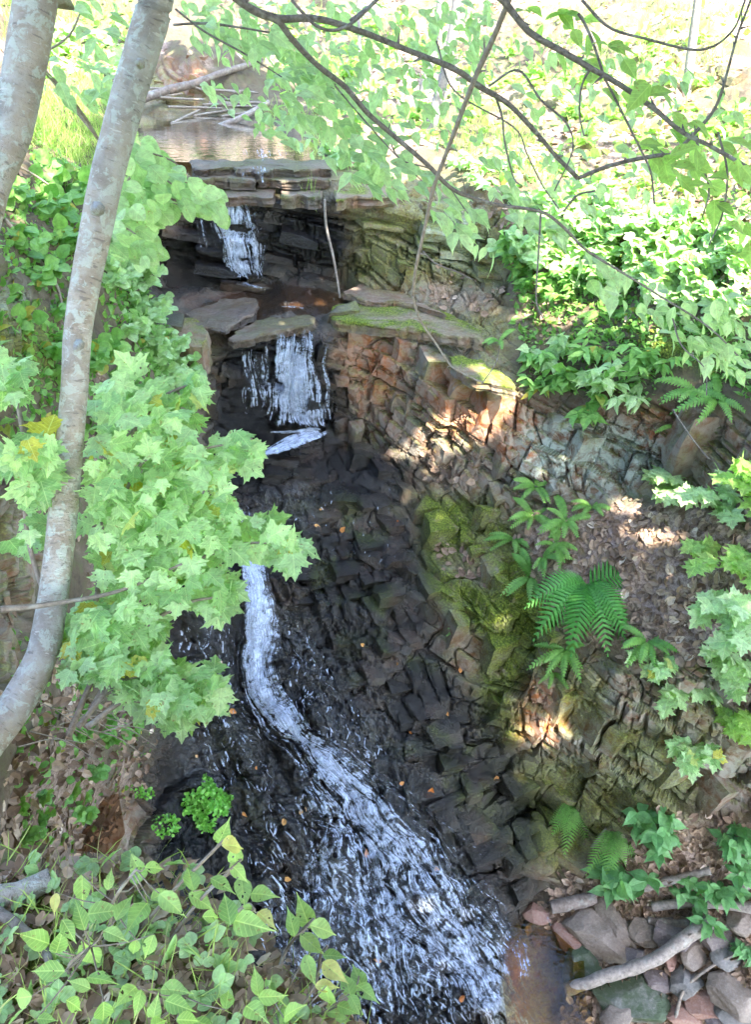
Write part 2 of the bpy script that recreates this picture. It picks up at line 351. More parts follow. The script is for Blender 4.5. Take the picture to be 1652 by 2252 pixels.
GPX, GPY = [a.ravel() for a in np.meshgrid(gx, gy)]
GP = PY(GPX, GPY, rbf(GPX, GPY)).reshape(NY, NX, 3)
def inside(poly, x, y):
    r = np.zeros(x.shape, bool); n = len(poly)
    for i in range(n):
        (x1, y1), (x2, y2) = poly[i], poly[(i + 1) % n]
        if y1 == y2: continue
        r ^= ((y1 > y) != (y2 > y)) & (x < (x2 - x1) * (y - y1) / (y2 - y1) + x1)
    return r
def blur(a, k):
    for ax in (0, 1):
        for _ in range(2):
            p = np.pad(a, [(k + 1, k) if i == ax else (0, 0) for i in (0, 1)], mode='edge'); c = np.cumsum(p, axis=ax); n = a.shape[ax]
            a = (np.take(c, range(2 * k + 1, 2 * k + 1 + n), ax) - np.take(c, range(0, n), ax)) / (2 * k + 1)
    return a
gx2, gy2 = GPX.reshape(NY, NX), GPY.reshape(NY, NX)
WOB = fbm(np.stack([gx2, gy2, 0 * gx2], -1), 1 / 60, 4, 90) * 26; WOB2 = fbm(np.stack([gx2, gy2, 0 * gx2], -1), 1 / 60, 4, 95) * 26
def region(*polys, k=5):
    m = np.zeros((NY, NX))
    for p in polys: m = np.maximum(m, inside(p, gx2 + WOB, gy2 + WOB2))
    return blur(m, k) if k else m
def box(x0, y0, x1, y1): return [(x0, y0), (x1, y0), (x1, y1), (x0, y1)]
SOIL = region([(-500,-400),(2300,-400),(2300,900),(1660,860),(1420,720),(1120,690),(1110,430),(990,375),(760,365),(650,330),(560,240),(290,240),(280,350),(420,357),(330,470),(310,620),(370,705),(360,790),(400,1000),(330,1300),(320,1700),(200,1900),(-500,2700)],
              [(1130,1140),(1300,1105),(1420,1090),(1560,1120),(1720,1200),(1720,1420),(1450,1455),(1250,1400),(1150,1200)],
              [(1190,1970),(1350,1835),(1480,1790),(1700,1830),(2300,1900),(2300,2700),(1250,2700),(1230,2150)],
              [(1120,750),(1450,700),(1680,800),(1680,900),(1350,875),(1150,845)], k=6)
ROCKL = region([(-60,600),(95,640),(90,760),(60,900),(-60,900)], [(-200,1000),(120,1050),(110,1300),(60,1500),(-200,1500)], [(380,130),(450,130),(470,235),(290,238),(300,180)], [(1470,105),(1600,90),(1640,190),(1500,200)], k=4)
ROCK = np.clip(np.maximum(1 - SOIL, ROCKL), 0, 1)
WETP = [(315,560),(440,440),(470,352),(730,355),(740,430),(770,560),(755,640),(735,690),(750,960),(930,1000),(880,1100),(960,1250),(950,1430),(1110,1600),(1190,1780),(1210,1960),(1140,2040),(1180,2700),(300,2700),(330,1900),(330,1700),(350,1350),(480,1050),(450,900),(500,740),(420,712),(330,690)]
WET = region(WETP, k=9)
CASC = region([(480,1060),(700,1070),(830,1250),(850,1450),(900,1650),(1000,1850),(1110,2060),(1180,2700),(300,2700),(320,1900),(350,1350),(480,1200)], k=10)
POOLM = region([(250,250),(300,236),(560,243),(610,275),(655,330),(690,350),(470,352),(420,350),(260,330)], k=3)
LPOOL = region([(1115,2060),(1170,2045),(1240,2075),(1260,2160),(1230,2230),(1300,2300),(1290,2700),(1190,2700),(1120,2150)], k=4)
SPOOL = region([(180,1770),(260,1760),(255,1840),(180,1860)], k=4)
# bedding-aligned blocks pushed in and out of the face, with open joints
def normals(P):
    du = np.gradient(P, axis=1); dv = np.gradient(P, axis=0); n = unit(np.cross(dv, du)); n[n[..., 2] < -.2] *= -1
    return n
SM = np.stack([blur(GP[..., i], 8) for i in range(3)], -1)
N0 = normals(SM)
P0 = GP.copy(); warp = np.stack([fbm(P0, 1.1, 3, 20 + i) for i in range(3)], -1) * .07
Q = P0 + warp
def blocks(w, h, seed, amp, crack, dip=(.22, -.10), jit=.3, cw=.03):
    s = (Q[..., 2] + dip[0] * Q[..., 0] + dip[1] * Q[..., 1]) / h
    lay0 = np.floor(s); s = s + (hsh(lay0, 0 * lay0, seed) - .5) * jit; lay = np.floor(s).astype(np.int64)
    a = .5; u = (Q[..., 0] * math.cos(a) + Q[..., 1] * math.sin(a)) / w; v = (-Q[..., 0] * math.sin(a) + Q[..., 1] * math.cos(a)) / (w * .8)
    idn, f1, f2 = voro(u, v, lay, seed); fr = s - np.floor(s)
    lo = hsh(lay, lay * 0 + 3, seed) - .5
    d = amp * 1.15 * ((idn - .5) * 1.5 + lo * 1.5 + (hsh((idn * 9999).astype(np.int64), lay) - .5) * (u - np.floor(u) - .5) * 1.6 + (fr - .5) * .5)
    cr = np.minimum((f2 - f1) * w, np.minimum(fr, 1 - fr) * h * 1.3)
    return d - crack * (1 - sstep(.2, 1, cr / cw)), idn, s - np.floor(s), lay
d1, id1, fr1, lay1 = blocks(.62, .42, 101, .20, .17, (.22, -.10), .55, .042)
d2, id2, fr2, lay2 = blocks(.25, .17, 202, .08, .075, (.30, -.16), .5, .022)
SLABTOP = region([(730,668),(1060,720),(1070,738),(900,712),(735,690)], [(520,690),(690,690),(680,715),(510,730)], k=3)
cas = CASC * .55
tread = sstep(.55, .85, N0[..., 2]) * (1 - CASC)
LEDGE = region([(440,352),(740,355),(880,405),(880,436),(440,436)], [(330,625),(600,618),(770,628),(760,690),(700,740),(500,735),(400,715)], k=3)
blk = .45 * (d1 * (1 - .55 * region([(320,430),(760,430),(760,640),(320,640)], [(450,735),(740,735),(740,970),(450,970)], k=6)) + d2) * (1 - cas) * (1 - .8 * np.maximum(SLABTOP, LEDGE)) * (1 - .6 * tread)
flow = np.stack([P0[..., 0] * 1.0 + P0[..., 1] * .55, P0[..., 1] * .35, P0[..., 2] * .35], -1)
casd = (fbm(flow, 3.2, 4, 31) * .13 + np.abs(fbm(flow, 5.5, 3, 33)) * .20 + np.abs(fbm(P0 * [1, .8, .8], 13, 2, 36)) * .11 - .05 + fbm(P0, 24, 3, 35) * .03) * CASC
rough = fbm(P0, 7, 5, 40) * .03
soild = fbm(P0, 1.6, 5, 50) * .16 + fbm(P0, 9, 3, 55) * .03
calm = 1 - np.maximum(np.maximum(POOLM, LPOOL), SPOOL)
far = np.clip(P0[..., 1:2] / 9, .5, 1.6)[..., 0]
BACK = region([(480,1060),(700,1070),(830,1250),(850,1450),(900,1650),(1000,1850),(1110,2060),(1180,2700),(300,2700),(320,1900),(350,1350)], k=10)
disp = ((blk + rough + casd - .11 * (1 - BACK) * (1 - LEDGE * .6)) * ROCK + soild * (1 - ROCK) * far) * calm
near = sstep(0, 12, np.arange(NY))[:, None] * np.ones((NY, NX))
GP = P0 + N0 * (disp)[..., None]
# stair treads where the bedding crops out on the gentle cascade slope
sd = Q[..., 2] + .22 * Q[..., 0] - .10 * Q[..., 1]
hh = .17; t = sd / hh + fbm(P0, 1.3, 2, 77) * .7; ft = t - np.floor(t)
stepz = (sstep(.55, .95, ft) - ft) * hh * .75
GP[..., 2] += stepz * ROCK * calm * sstep(.35, .6, N0[..., 2]) * (1 - SLABTOP) * region([(480,1000),(960,1000),(1100,1150),(1250,1350),(1200,1700),(1250,1950),(1100,2000),(700,1700),(560,1300)], k=20)
GP[..., 2] -= .16 * POOLM + .14 * LPOOL + .06 * SPOOL
NG = normals(GP)
up = NG[..., 2]
MOSS = region([(900,1070),(1060,1090),(1160,1210),(1240,1330),(1225,1470),(1080,1440),(940,1270)], [(1040,1440),(1150,1470),(1120,1560),(1120,1660),(1070,1600)], [(990,780),(1110,800),(1120,850),(1000,830)], [(1110,1290),(1230,1330),(1200,1440),(1110,1400)], [(1040,1430),(1130,1470),(1150,1640),(1060,1600)], [(1420,720),(1600,740),(1600,800),(1400,790)], k=8)
MOSS = np.maximum(np.clip(MOSS * 1.3, 0, 1) * (.75 + .25 * sstep(-.25, .1, fbm(P0, 2.5, 3, 64))), region([(730,665),(1060,720),(1075,745),(900,700),(740,692)], [(730,664),(1000,690),(1065,735),(900,705),(740,690)], [(440,395),(700,395),(700,432),(440,432)], [(720,405),(880,410),(870,430),(720,425)], [(340,700),(440,705),(430,730),(360,730)], [(760,450),(1100,440),(1110,640),(760,620)], [(1100,1650),(1450,1700),(1450,1850),(1200,1900)], [(960,640),(1110,660),(1110,740),(1060,740)], k=7) * .62)
MOSS = np.maximum(MOSS, region([(1480,90),(1620,80),(1650,130),(1500,130)], [(-60,600),(120,700),(130,850),(60,850)], k=6) * .7)
MOSS = np.maximum(MOSS, .45 * CASC * sstep(.05, .35, fbm(flow, 1.6, 3, 61)))
MOSS = np.maximum(MOSS, .5 * (1 - WET) * sstep(.55, .9, up) * ROCK)
LIT = region([(1140,1150),(1300,1110),(1560,1130),(1720,1200),(1720,1400),(1450,1450),(1250,1390)], [(925,625),(1090,620),(1100,655),(950,665)], [(900,1000),(1010,1020),(1060,1080),(940,1050)], [(60,1620),(200,1640),(220,1760),(120,1900),(0,1850)], [(940,1190),(1080,1240),(1090,1290),(990,1250)], k=6)
LIT = np.maximum(LIT, region([(1190,1970),(1350,1840),(1480,1800),(1700,1830),(2300,1900),(2300,2700),(1250,2700),(1240,2150)], k=8) * .9)
LIT = np.maximum(LIT, SOIL * sstep(-.15, .25, fbm(P0, .9, 4, 66)) * region([(560,-300),(2300,-300),(2300,700),(1300,560),(800,330),(600,220)], k=20))
LIT = np.maximum(LIT, SOIL * sstep(.1, .4, fbm(P0, 1.6, 4, 68)) * .8)
LICH = region([(920,440),(1060,440),(1050,600),(930,600)], k=10) * 1.0
LICH = np.maximum(LICH, region([(1120,900),(1460,930),(1460,1090),(1120,1090)], [(1230,930),(1400,930),(1390,1100),(1240,1090)], [(1080,1480),(1680,1460),(1680,1780),(1200,1760)], [(-60,600),(90,640),(80,740),(-60,750)], k=14) * .95)
LICH = LICH * (1 - .55 * region([(1080,1460),(1700,1440),(1700,1800),(1200,1900)], k=14)); MOSS = np.maximum(MOSS, .62 * region([(1060,1440),(1400,1470),(1620,1560),(1560,1800),(1200,1960),(1090,1800)], k=14) * sstep(-.2, .2, fbm(P0, 2.4, 4, 85)))
LICH = np.maximum(LICH, (1 - WET) * ROCK * .3)
OCH = region([(750,720),(900,745),(890,880),(770,900)], [(930,860),(1130,850),(1120,975),(940,975)], [(1090,900),(1180,890),(1200,1010),(1120,1060)], [(1350,880),(1480,900),(1470,1000),(1380,1000)], [(1110,1490),(1260,1500),(1260,1640),(1110,1640)], [(360,140),(480,140),(470,210),(340,215)], [(1040,380),(1110,390),(1110,440),(1040,430)], [(1480,130),(1580,140),(1570,200),(1480,200)], [(940,780),(1130,840),(1130,900),(950,900)], k=8)
OCH = np.maximum(OCH, .8 * LPOOL); LIT = LIT * (1 - LPOOL); OCH = np.maximum(OCH, .27 * ROCK * (1 - WET))
WETM = np.clip(WET * (1.02 + .5 * fbm(P0, 1.2, 3, 70)) + SPOOL * .7, 0, 1) * (1 - LPOOL) * (1 - .9 * region([(730,668),(1080,720),(1080,745),(735,700)], [(925,625),(1090,620),(1100,655),(950,665)], k=3))
WETM *= 1 - .55 * LEDGE
WETM *= 1 - region([(640,1090),(860,1090),(930,1280),(1000,1480),(1110,1680),(1190,1960),(1120,2000),(980,1800),(800,1520)], k=12) * (.06 + .34 * sstep(-.2, .3, fbm(P0 * [1, 1, 2.5], 2.6, 4, 83)))
MOSS = np.maximum(MOSS, .6 * region([(640,1090),(860,1090),(1000,1480),(1190,1960),(1000,1850),(700,1480)], k=12) * sstep(.1, .35, fbm(P0, 3.1, 3, 84)))
CENTP = [(620,1060),(860,1060),(930,1300),(1000,1500),(1110,1700),(1180,1960),(1120,2040),(960,1840),(740,1480)]
FLOWM = np.clip(region([(500,1060),(700,1060),(640,1300),(740,1480),(900,1650),(960,1800),(1060,2000),(1180,2280),(1200,2700),(560,2700),(600,2100),(480,1850),(350,1700),(350,1400),(470,1250)], k=14) * (.45 + 1.2 * sstep(-.1, .3, fbm(flow, 2.2, 3, 81))) + region([(500,735),(720,735),(740,960),(490,960)], [(430,430),(600,430),(600,640),(330,640)], [(340,350),(700,352),(690,430),(440,430)], k=5) * .5 + region(CENTP, k=12) * .55, 0, 1)
TINT = np.clip(.5 + (id1 - .5) * .5 + (id2 - .5) * .5, 0, 1) * ROCK + .5 * (1 - ROCK)
SOILM = np.clip(SOIL - ROCKL, 0, 1)
MA = np.stack([MOSS * (1 - LIT * .8), WETM, LIT * np.clip(SOIL + .8 * LIT, 0, 1)], -1).reshape(-1, 3)
MBk = np.stack([LICH, OCH, SOILM], -1).reshape(-1, 3)
FACE = (np.arange(NY - 1)[:, None] * NX + np.arange(NX - 1)[None]).astype(np.int32)
part_id = np.zeros((NY - 1, NX - 1), np.int32)                     # 0 hillside
cx, cy = gx2[:-1, :-1], gy2[:-1, :-1]
part_id[inside([(300,358),(720,358),(745,960),(940,1010),(1000,1250),(1080,1700),(1180,1960),(1240,2100),(1300,2700),(260,2700),(330,1350),(470,1000),(440,720),(320,690)], cx, cy)] = 1
part_id[(part_id == 0) & inside([(720,358),(1000,370),(1110,430),(1110,690),(1650,800),(2300,900),(2300,1850),(1480,1800),(1350,1840),(1180,1960),(1080,1700),(1000,1250),(940,1010),(745,960)], cx, cy)] = 2
part_id[(part_id == 0) & inside([(-500,220),(280,240),(420,358),(300,358),(320,690),(440,720),(470,1000),(330,1350),(260,2700),(-500,2700)], cx, cy)] = 3
part_id[(part_id == 0) & (cy > 1500)] = 4
for pid, nm in enumerate(('hillside', 'stream_bed', 'rock_cliff', 'left_bank', 'shore')):
    f = FACE[part_id == pid].ravel(); q = np.stack([f, f + NX, f + NX + 1, f + 1], -1)
    use, inv = np.unique(q, return_inverse=True)
    tag(mesh(nm, GP.reshape(-1, 3)[use], inv.reshape(-1, 4), M['ground'], None, pid in (0, 3), {'maska': MA[use], 'maskb': MBk[use], 'tint': TINT.ravel()[use], 'flow': FLOWM.ravel()[use]}), kind='structure')
def gidx(px, py):
    i = np.clip(((np.asarray(px, float) - GX0) / GS), 0, NX - 1.001); j = np.clip(((np.asarray(py, float) - GY0) / GS), 0, NY - 1.001); return i, j
def G(px, py, A=None):            # ground point (or any grid quantity) met by the sight line through (px,py)
    A = GP if A is None else A
    i, j = gidx(px, py); a, b = i.astype(int), j.astype(int); u, v = i - a, j - b
    if A.ndim == 3: u, v = u[..., None], v[..., None]
    return (A[b, a] * (1 - u) + A[b, a + 1] * u) * (1 - v) + (A[b + 1, a] * (1 - u) + A[b + 1, a + 1] * u) * v
GSM = np.stack([blur(GP[..., i], 5) for i in range(3)], -1); NSM = normals(GSM)
# ---------------------------------------------------------------- bedded, jointed rock: every loose block of the ledges stands free
def proj(P):
    d = np.asarray(P, float) - EYE; c, s_ = math.cos(PITCH), math.sin(PITCH); z = d[..., 1] * c - d[..., 2] * s_; u = d[..., 1] * s_ + d[..., 2] * c
    return 826 + FPX * d[..., 0] / z, 1126 - FPX * u / z
def cube_grid(n):
    pts = {}; V = []; F = []
    def vid(p):
        k = tuple(p)
        if k not in pts: pts[k] = len(V); V.append([2 * q / n - 1 for q in p])
        return pts[k]
    for axis in range(3):
        for side in (0, n):
            for i in range(n):
                for j in range(n):
                    q = []
                    for di, dj in ((0, 0), (1, 0), (1, 1), (0, 1)):
                        p = [0, 0, 0]; p[axis] = side; p[(axis + 1) % 3] = i + di; p[(axis + 2) % 3] = j + dj; q.append(vid(p))
                    F.append(q if side else q[::-1])
    return np.array(V), np.array(F)
CV, CF = cube_grid(5)
def rock_blocks(name, Cn, half, rot, seed, rough_=.02):
    r = np.random.default_rng(seed); B = len(Cn); W = np.repeat(CV[None], B, 0)
    for _ in range(5):            # broken corners and faces out of true
        n = unit(r.normal(size=(B, 3)) * [1, 1, .8]); o = r.uniform(.8, 1.35, B)
        e = np.maximum((W * n[:, None]).sum(-1) - o[:, None], 0); W = W - e[..., None] * n[:, None]
    W = W * (1 + r.normal(0, .10, (B, 1, 3)) * W[..., [1, 2, 0]])
    W = W * half[:, None]; W = np.einsum('bij,bkj->bki', rot, W) + Cn[:, None]
    q = W.reshape(-1, 3); q = q + np.stack([fbm(q, 6.5, 5, seed + k) for k in range(3)], -1) * rough_
    px, py = proj(q); top = np.repeat(CV[None, :, 2] > .9, B, 0).ravel()
    ma, mb2 = G(px, py, MA.reshape(NY, NX, 3)).copy(), G(px, py, MBk.reshape(NY, NX, 3)).copy(); ma[:, 0] *= np.where(top, 1.3, .85); ma[:, 2] *= top * .6; mb2[:, 2] = 0
    F = (CF[None] + (np.arange(B) * len(CV))[:, None, None]).reshape(-1, 4)
    return tag(mesh(name, q, F, M['ground'], None, False, {'maska': np.clip(ma, 0, 1), 'maskb': mb2, 'tint': np.repeat(np.clip(r.normal(.5, .27, B), 0, 1), len(CV)), 'flow': G(px, py, FLOWM[..., None])[:, 0] * .6}), kind='structure')
SMN = normals(SM)
def lattice(pxpoly, step, tl, ll, seed, ang, miss, lo=-.8, hi=.25):
    r = np.random.default_rng(seed); ca, sa = math.cos(ang), math.sin(ang)
    ins = inside(pxpoly, gx2, gy2) & (ROCK > .5); P = SM[ins]
    ez = unit(np.array([.22, -.08, 1.])); ex = unit(np.array([ca, sa, 0]) - ez * (np.array([ca, sa, 0]) @ ez)); ey = np.cross(ez, ex); Rm = np.stack([ex, ey, ez], 1)
    L = P @ Rm; lo3, hi3 = L.min(0) - .4, L.max(0) + .4
    # only cells near the surface
    out_c, out_h = [], []
    z = lo3[2]
    while z < hi3[2]:
        t = r.uniform(*tl); near = L[np.abs(L[:, 2] - z - t / 2) < t * .5 + .05]
        if len(near):
            y = near[:, 1].min() - r.random() * ll[1]
            while y < near[:, 1].max() + .2:
                wy = r.uniform(*ll) * .85; n2 = near[np.abs(near[:, 1] - y - wy / 2) < wy * .5 + .05]
                if len(n2):
                    x = n2[:, 0].min() - r.random() * ll[1]
                    while x < n2[:, 0].max() + .2:
                        wx = r.uniform(*ll); m = np.abs(n2[:, 0] - x - wx / 2) < wx * .5 + .03
                        if m.any() and r.random() > miss: out_c.append((x + wx / 2, y + wy / 2, z + t / 2)); out_h.append((wx / 2, wy / 2, t / 2))
                        x += wx
                y += wy
        z += t
    c = np.array(out_c); h = np.array(out_h); Cw = c @ Rm.T
    px, py = proj(Cw); S = G(px, py, SM); N = G(px, py, SMN); sd = ((Cw - S) * N).sum(-1); ext = np.abs(N @ Rm) ; ext = (ext * h).sum(-1)
    k = (sd > lo * ext - .02) & (sd < hi * ext) & inside(pxpoly, px, py) & (G(px, py, ROCK[..., None])[:, 0] > .5)
    c, h, Cw, N = Cw[k], h[k], Cw[k], N[k]; n = len(c)
    jit = r.normal(0, .035, (n, 3)); Rt = np.repeat(Rm[None], n, 0); K = np.zeros((n, 3, 3)); K[:, 0, 1] = -jit[:, 2]; K[:, 1, 0] = jit[:, 2]; K[:, 0, 2] = jit[:, 1]; K[:, 2, 0] = -jit[:, 1]; K[:, 1, 2] = -jit[:, 0]; K[:, 2, 1] = jit[:, 0]
    Rt = np.einsum('bij,bjk->bik', np.eye(3) + K, Rt); push = (r.random(n) - .5) * .09
    return c + N * push[:, None], h * r.uniform(.9, 1.0, (n, 3)), Rt
CL1 = [(735,700),(900,715),(1070,745),(1130,840),(1320,880),(1480,890),(1680,880),(1680,1130),(1500,1120),(1300,1105),(1130,1130),(1050,1110),(930,1010),(745,965)]
CL2 = [(920,1010),(1060,1100),(1150,1200),(1250,1390),(1450,1455),(1680,1430),(1680,1810),(1480,1795),(1350,1860),(1260,1950),(1180,1990),(1090,1900),(1060,1700),(960,1500),(900,1300),(860,1100)]
UPF = [(320,425),(760,436),(880,432),(1110,440),(1110,650),(940,640),(760,625),(640,630),(560,640),(330,650)]
MIDF = [(340,720),(500,735),(745,712),(755,970),(880,1010),(870,1110),(600,1110),(490,1040),(440,960),(430,800)]
CENT = [(620,1090),(860,1090),(900,1300),(960,1500),(1060,1700),(1110,1900),(1180,1960),(1120,2040),(1040,1980),(960,1840),(860,1640),(740,1480),(660,1300)]
LFT = [(-70,590),(100,640),(95,900),(-70,900)]; LF2 = [(-200,1000),(120,1050),(110,1300),(60,1500),(-200,1500)]
FAR = [(300,130),(480,130),(475,232),(300,232)]; FAR2 = [(1480,110),(1610,100),(1640,195),(1500,205)]; TOPS = [(430,355),(890,400),(880,436),(430,434)]
for i, (pl, tl, ll, an, ms, hi) in enumerate([(CL1, (.28, .95), (.16, .46), .30, .05, -.5), (CL2, (.2, .75), (.18, .55), .5, .06, -.48), (UPF, (.06, .24), (.2, .8), .1, .06, -.5), (MIDF, (.08, .34), (.16, .5), .12, .06, -.5),
        (CENT, (.05, .15), (.13, .5), .40, .10, -.24), (LFT, (.2, .5), (.3, .6), -.3, .05, -.5), (LF2, (.2, .5), (.3, .6), -.3, .05, -.5), (FAR, (.1, .3), (.2, .5), .1, .1, -.3), (FAR2, (.15, .4), (.3, .6), .3, .1, -.3), (TOPS, (.06, .12), (.3, .8), .05, .15, -.4), ([(1080,1690),(1260,1710),(1340,1860),(1210,2000),(1090,1910)], (.12, .4), (.15, .45), .5, .06, -.15)]):
    c, h, Rt = lattice(pl, 1, tl, ll, 900 + i, an, ms, -1.5, hi)
    print('blocks', i, len(c)); rock_blocks('rock_ledges', c, h, Rt, 700 + i, .034 if i in (0, 1) else .026)
def slab(poly, zrel, th, nm='ledge_slab', moss=.3, wet=.0, tint=.7):
    r = np.random.default_rng(int(poly[0][0]) + int(poly[0][1])); q = np.array(poly, float); pts = []
    for a, b in zip(q, np.roll(q, -1, 0)):
        k = max(2, int(np.linalg.norm(b - a) / 7)); pts += [a + (b - a) * i / k for i in range(k)]
    pts = np.array(pts); n = len(pts); st = np.cumsum(r.normal(0, 1.3, (n, 2)), 0); st -= np.linspace(0, 1, n)[:, None] * st[-1]; st -= st.mean(0)
    pts = pts + np.clip(st, -7, 7) * [1, .45] + np.repeat(r.normal(0, 3.2, (n // 3 + 1, 2)), 3, 0)[:n] * [1, .5]
    rr_ = ray(pts[:, 0], pts[:, 1]); O = PY(pts[:, 0], pts[:, 1], -zrel / (-rr_[2] / rr_[1])); c = O.mean(0); V = [c[None]]
    for f in (.25, .5, .72, .88, .97): V.append(c + (O - c) * f + [0, 0, 1] * (fbm(c + (O - c) * f, 5, 4, 3)[:, None] * .03))
    V.append(O - [0, 0, .012]); d = unit(O - c) * [1, 1, 0]
    for k, f in enumerate((.33, .36, .68, .72, 1.0)): V.append(O + d * (fbm(O * [1, 1, 0] + k // 2 * 7, 5, 3, 9)[:, None] * .06 - (.02 if k in (1, 3) else 0)) - [0, 0, th * f])
    V = np.vstack(V); L = 11
    F = [(0, 1 + i, 1 + (i + 1) % n, 0) for i in range(n)]; F = [f[:3] for f in F] + [(1 + l * n + i, 1 + (l + 1) * n + i, 1 + (l + 1) * n + (i + 1) % n, 1 + l * n + (i + 1) % n) for l in range(L - 1) for i in range(n)]
    top = np.arange(len(V)) < 1 + 6 * n; mk = np.zeros((len(V), 3)); mk[:, 0] = np.where(top, moss, moss * .35) * (.2 + 1.0 * sstep(-.2, .15, fbm(V, 4.5, 4, 6))); mk[:, 1] = np.where(top, wet, np.minimum(1, wet * 1.6)); mb2 = np.zeros((len(V), 3)); mb2[:, 0] = .15; mb2[:, 1] = .2; mk[:, 2] = .45 * top * sstep(.0, .2, fbm(V, 7, 3, 12))
    tag(mesh(nm, V, F, M['ground'], None, False, {'maska': mk, 'maskb': mb2, 'tint': np.full(len(V), tint), 'flow': np.full(len(V), wet * .5)}), kind='structure')
slab([(722,690),(732,672),(800,655),(880,650),(985,690),(1062,733),(1070,748),(1000,742),(900,724),(800,712),(735,706)], -3.97, .13, moss=.85)
slab([(750,640),(800,622),(900,650),(985,690),(900,668),(800,662)], -3.9, .08, moss=.3)
slab([(500,738),(560,704),(640,690),(692,694),(684,716),(600,728),(512,750)], -4.06, .10, moss=.35, wet=.35)
slab([(345,703),(400,695),(440,706),(452,728),(445,762),(355,758)], -3.98, .4, moss=.6, tint=.8)
slab([(412,352),(500,354),(600,353),(738,350),(733,369),(640,372),(540,371),(418,369)], -2.572, .11, moss=.4, wet=.4)
slab([(430,374),(520,372),(560,376),(556,395),(500,394),(440,396)], -2.66, .12, moss=.45, wet=.3)
slab([(575,378),(650,376),(733,379),(726,394),(640,397),(572,394)], -2.67, .10, moss=.5, wet=.35)
slab([(450,406),(540,404),(610,409),(600,431),(540,428),(470,434)], -2.80, .12, moss=.55, wet=.3)
slab([(622,408),(700,406),(716,412),(706,434),(660,430),(618,432)], -2.80, .15, moss=.5, wet=.2)
slab([(722,404),(800,406),(882,413),(876,437),(800,431),(730,434)], -2.79, .13, moss=.75)
slab([(990,782),(1060,790),(1125,830),(1130,850),(1060,840),(1000,812)], -4.14, .12, moss=.9)
slab([(400,690),(480,660),(560,655),(560,690),(500,722),(430,722)], -3.98, .07, moss=.15, wet=.45)
# the wooded slope going on up behind the pool
hx, hy = np.meshgrid(np.linspace(-40, 45, 90), np.linspace(0, 1, 40))
hP = np.stack([hx, 27 + 3.0 * fbm(np.stack([hx, hy * 0, hy * 0], -1), .08, 2, 5) + hy * 60, 6.6 + hy * 34 + fbm(np.stack([hx, hy * 60, 0 * hx], -1), .15, 4, 8) * 1.4 * np.minimum(1, hy * 6)], -1)
i0 = (np.arange(39)[:, None] * 90 + np.arange(89)[None]).ravel()
hv = hP.reshape(-1, 3); hm = np.zeros((len(hv), 3)); hm[:, 2] = .5; hs = np.zeros((len(hv), 3)); hs[:, 2] = 1
tag(mesh('upper_hillside', hv, np.stack([i0, i0 + 1, i0 + 91, i0 + 90], -1), M['ground'], None, True, {'maska': hm, 'maskb': hs, 'tint': np.full(len(hv), .5)}), kind='structure')
for col, dx, dz, nm in ((0, -9.0, 1.6, 'left_hillside'), (-1, 9.0, 3.0, 'right_hillside')):
    e0 = GP[::4, col]; K = 24; f = np.linspace(0, 1, K)[None, :, None]; sP = e0[:, None] + f * np.array([dx, 0, dz]); sP = sP + np.array([0, 0, 1]) * (fbm(sP, .8, 5, 51) * .5 * np.minimum(1, f[..., 0] * 8))[..., None]
    m0 = len(e0); i0 = (np.arange(m0 - 1)[:, None] * K + np.arange(K - 1)[None]).ravel(); sv = sP.reshape(-1, 3); q4 = np.stack([i0, i0 + 1, i0 + K + 1, i0 + K], -1); q4 = q4 if dx > 0 else q4[:, ::-1]
    sm = np.zeros((len(sv), 3)); sm[:, 2] = .5; sm[:, 0] = .3 * sstep(0, .3, fbm(sv, .7, 3, 4)); ss = np.zeros((len(sv), 3)); ss[:, 2] = 1
    tag(mesh(nm, sv, q4, M['ground'], None, True, {'maska': sm, 'maskb': ss, 'tint': np.full(len(sv), .5)}), kind='structure')
# the wide valley floor under everything, out to the horizon
vf = MB(); vf.add([(-900, -900, -.9), (900, -900, -.9), (900, 900, -.9), (-900, 900, -.9)], [(0, 1, 2, 3)])
M['valley'] = leaf_material('valley_grass', (.05, .07, .025), (.08, .1, .04), None, 0, .9)
tag(vf.build('valley_floor', M['valley']), kind='structure')

# ---------------------------------------------------------------- water
def flat_pool(name, poly, zrel, mat):
    tn = lambda py: (lambda r: -r[2] / r[1])(ray(0, py))
    pts = [PY(x, y, -zrel / tn(y)) for x, y in poly]
    n = len(pts); c = np.mean(pts, 0)
    V = [c] + [c + (p - c) * s for s in (.5, 1) for p in pts]
    F = [(0, 1 + i, 1 + (i + 1) % n) for i in range(n)] + [(1 + i, 1 + n + i, 1 + n + (i + 1) % n, 1 + (i + 1) % n) for i in range(n)]
    return tag(mesh(name, V, F, mat), kind='structure')
flat_pool('upper_pool', [(230,235),(420,222),(570,228),(640,265),(690,318),(720,352),(600,356.5),(480,356.5),(400,357),(330,352),(230,320)], -2.585, pool_material('pool_water', (.22, .12, .06)))
flat_pool('lower_pool', [(1090,2040),(1170,2030),(1250,2060),(1285,2110),(1290,2200),(1320,2290),(1330,2460),(1140,2460),(1110,2200)], -8.66, pool_material('brook_water', (.68, .55, .3), scale=9))
flat_pool('seep_pool', [(165,1760),(260,1745),(275,1830),(250,1880),(165,1870)], -6.42, pool_material('seep_water', (.5, .36, .26)))
M['film'] = pool_material('film_water', (.8, .68, .55), .06, 20, .5)
def film(name, poly, off=.012):
    ins = inside(poly, gx2 + WOB * .5, gy2 + WOB2 * .5)[:-1, :-1]; f = FACE[ins].ravel(); q = np.stack([f, f + NX, f + NX + 1, f + 1], -1)
    use, inv = np.unique(q, return_inverse=True); S = GSM.copy(); S[..., 2] += off
    return tag(mesh(name, S.reshape(-1, 3)[use], inv.reshape(-1, 4), M['film']), kind='structure')
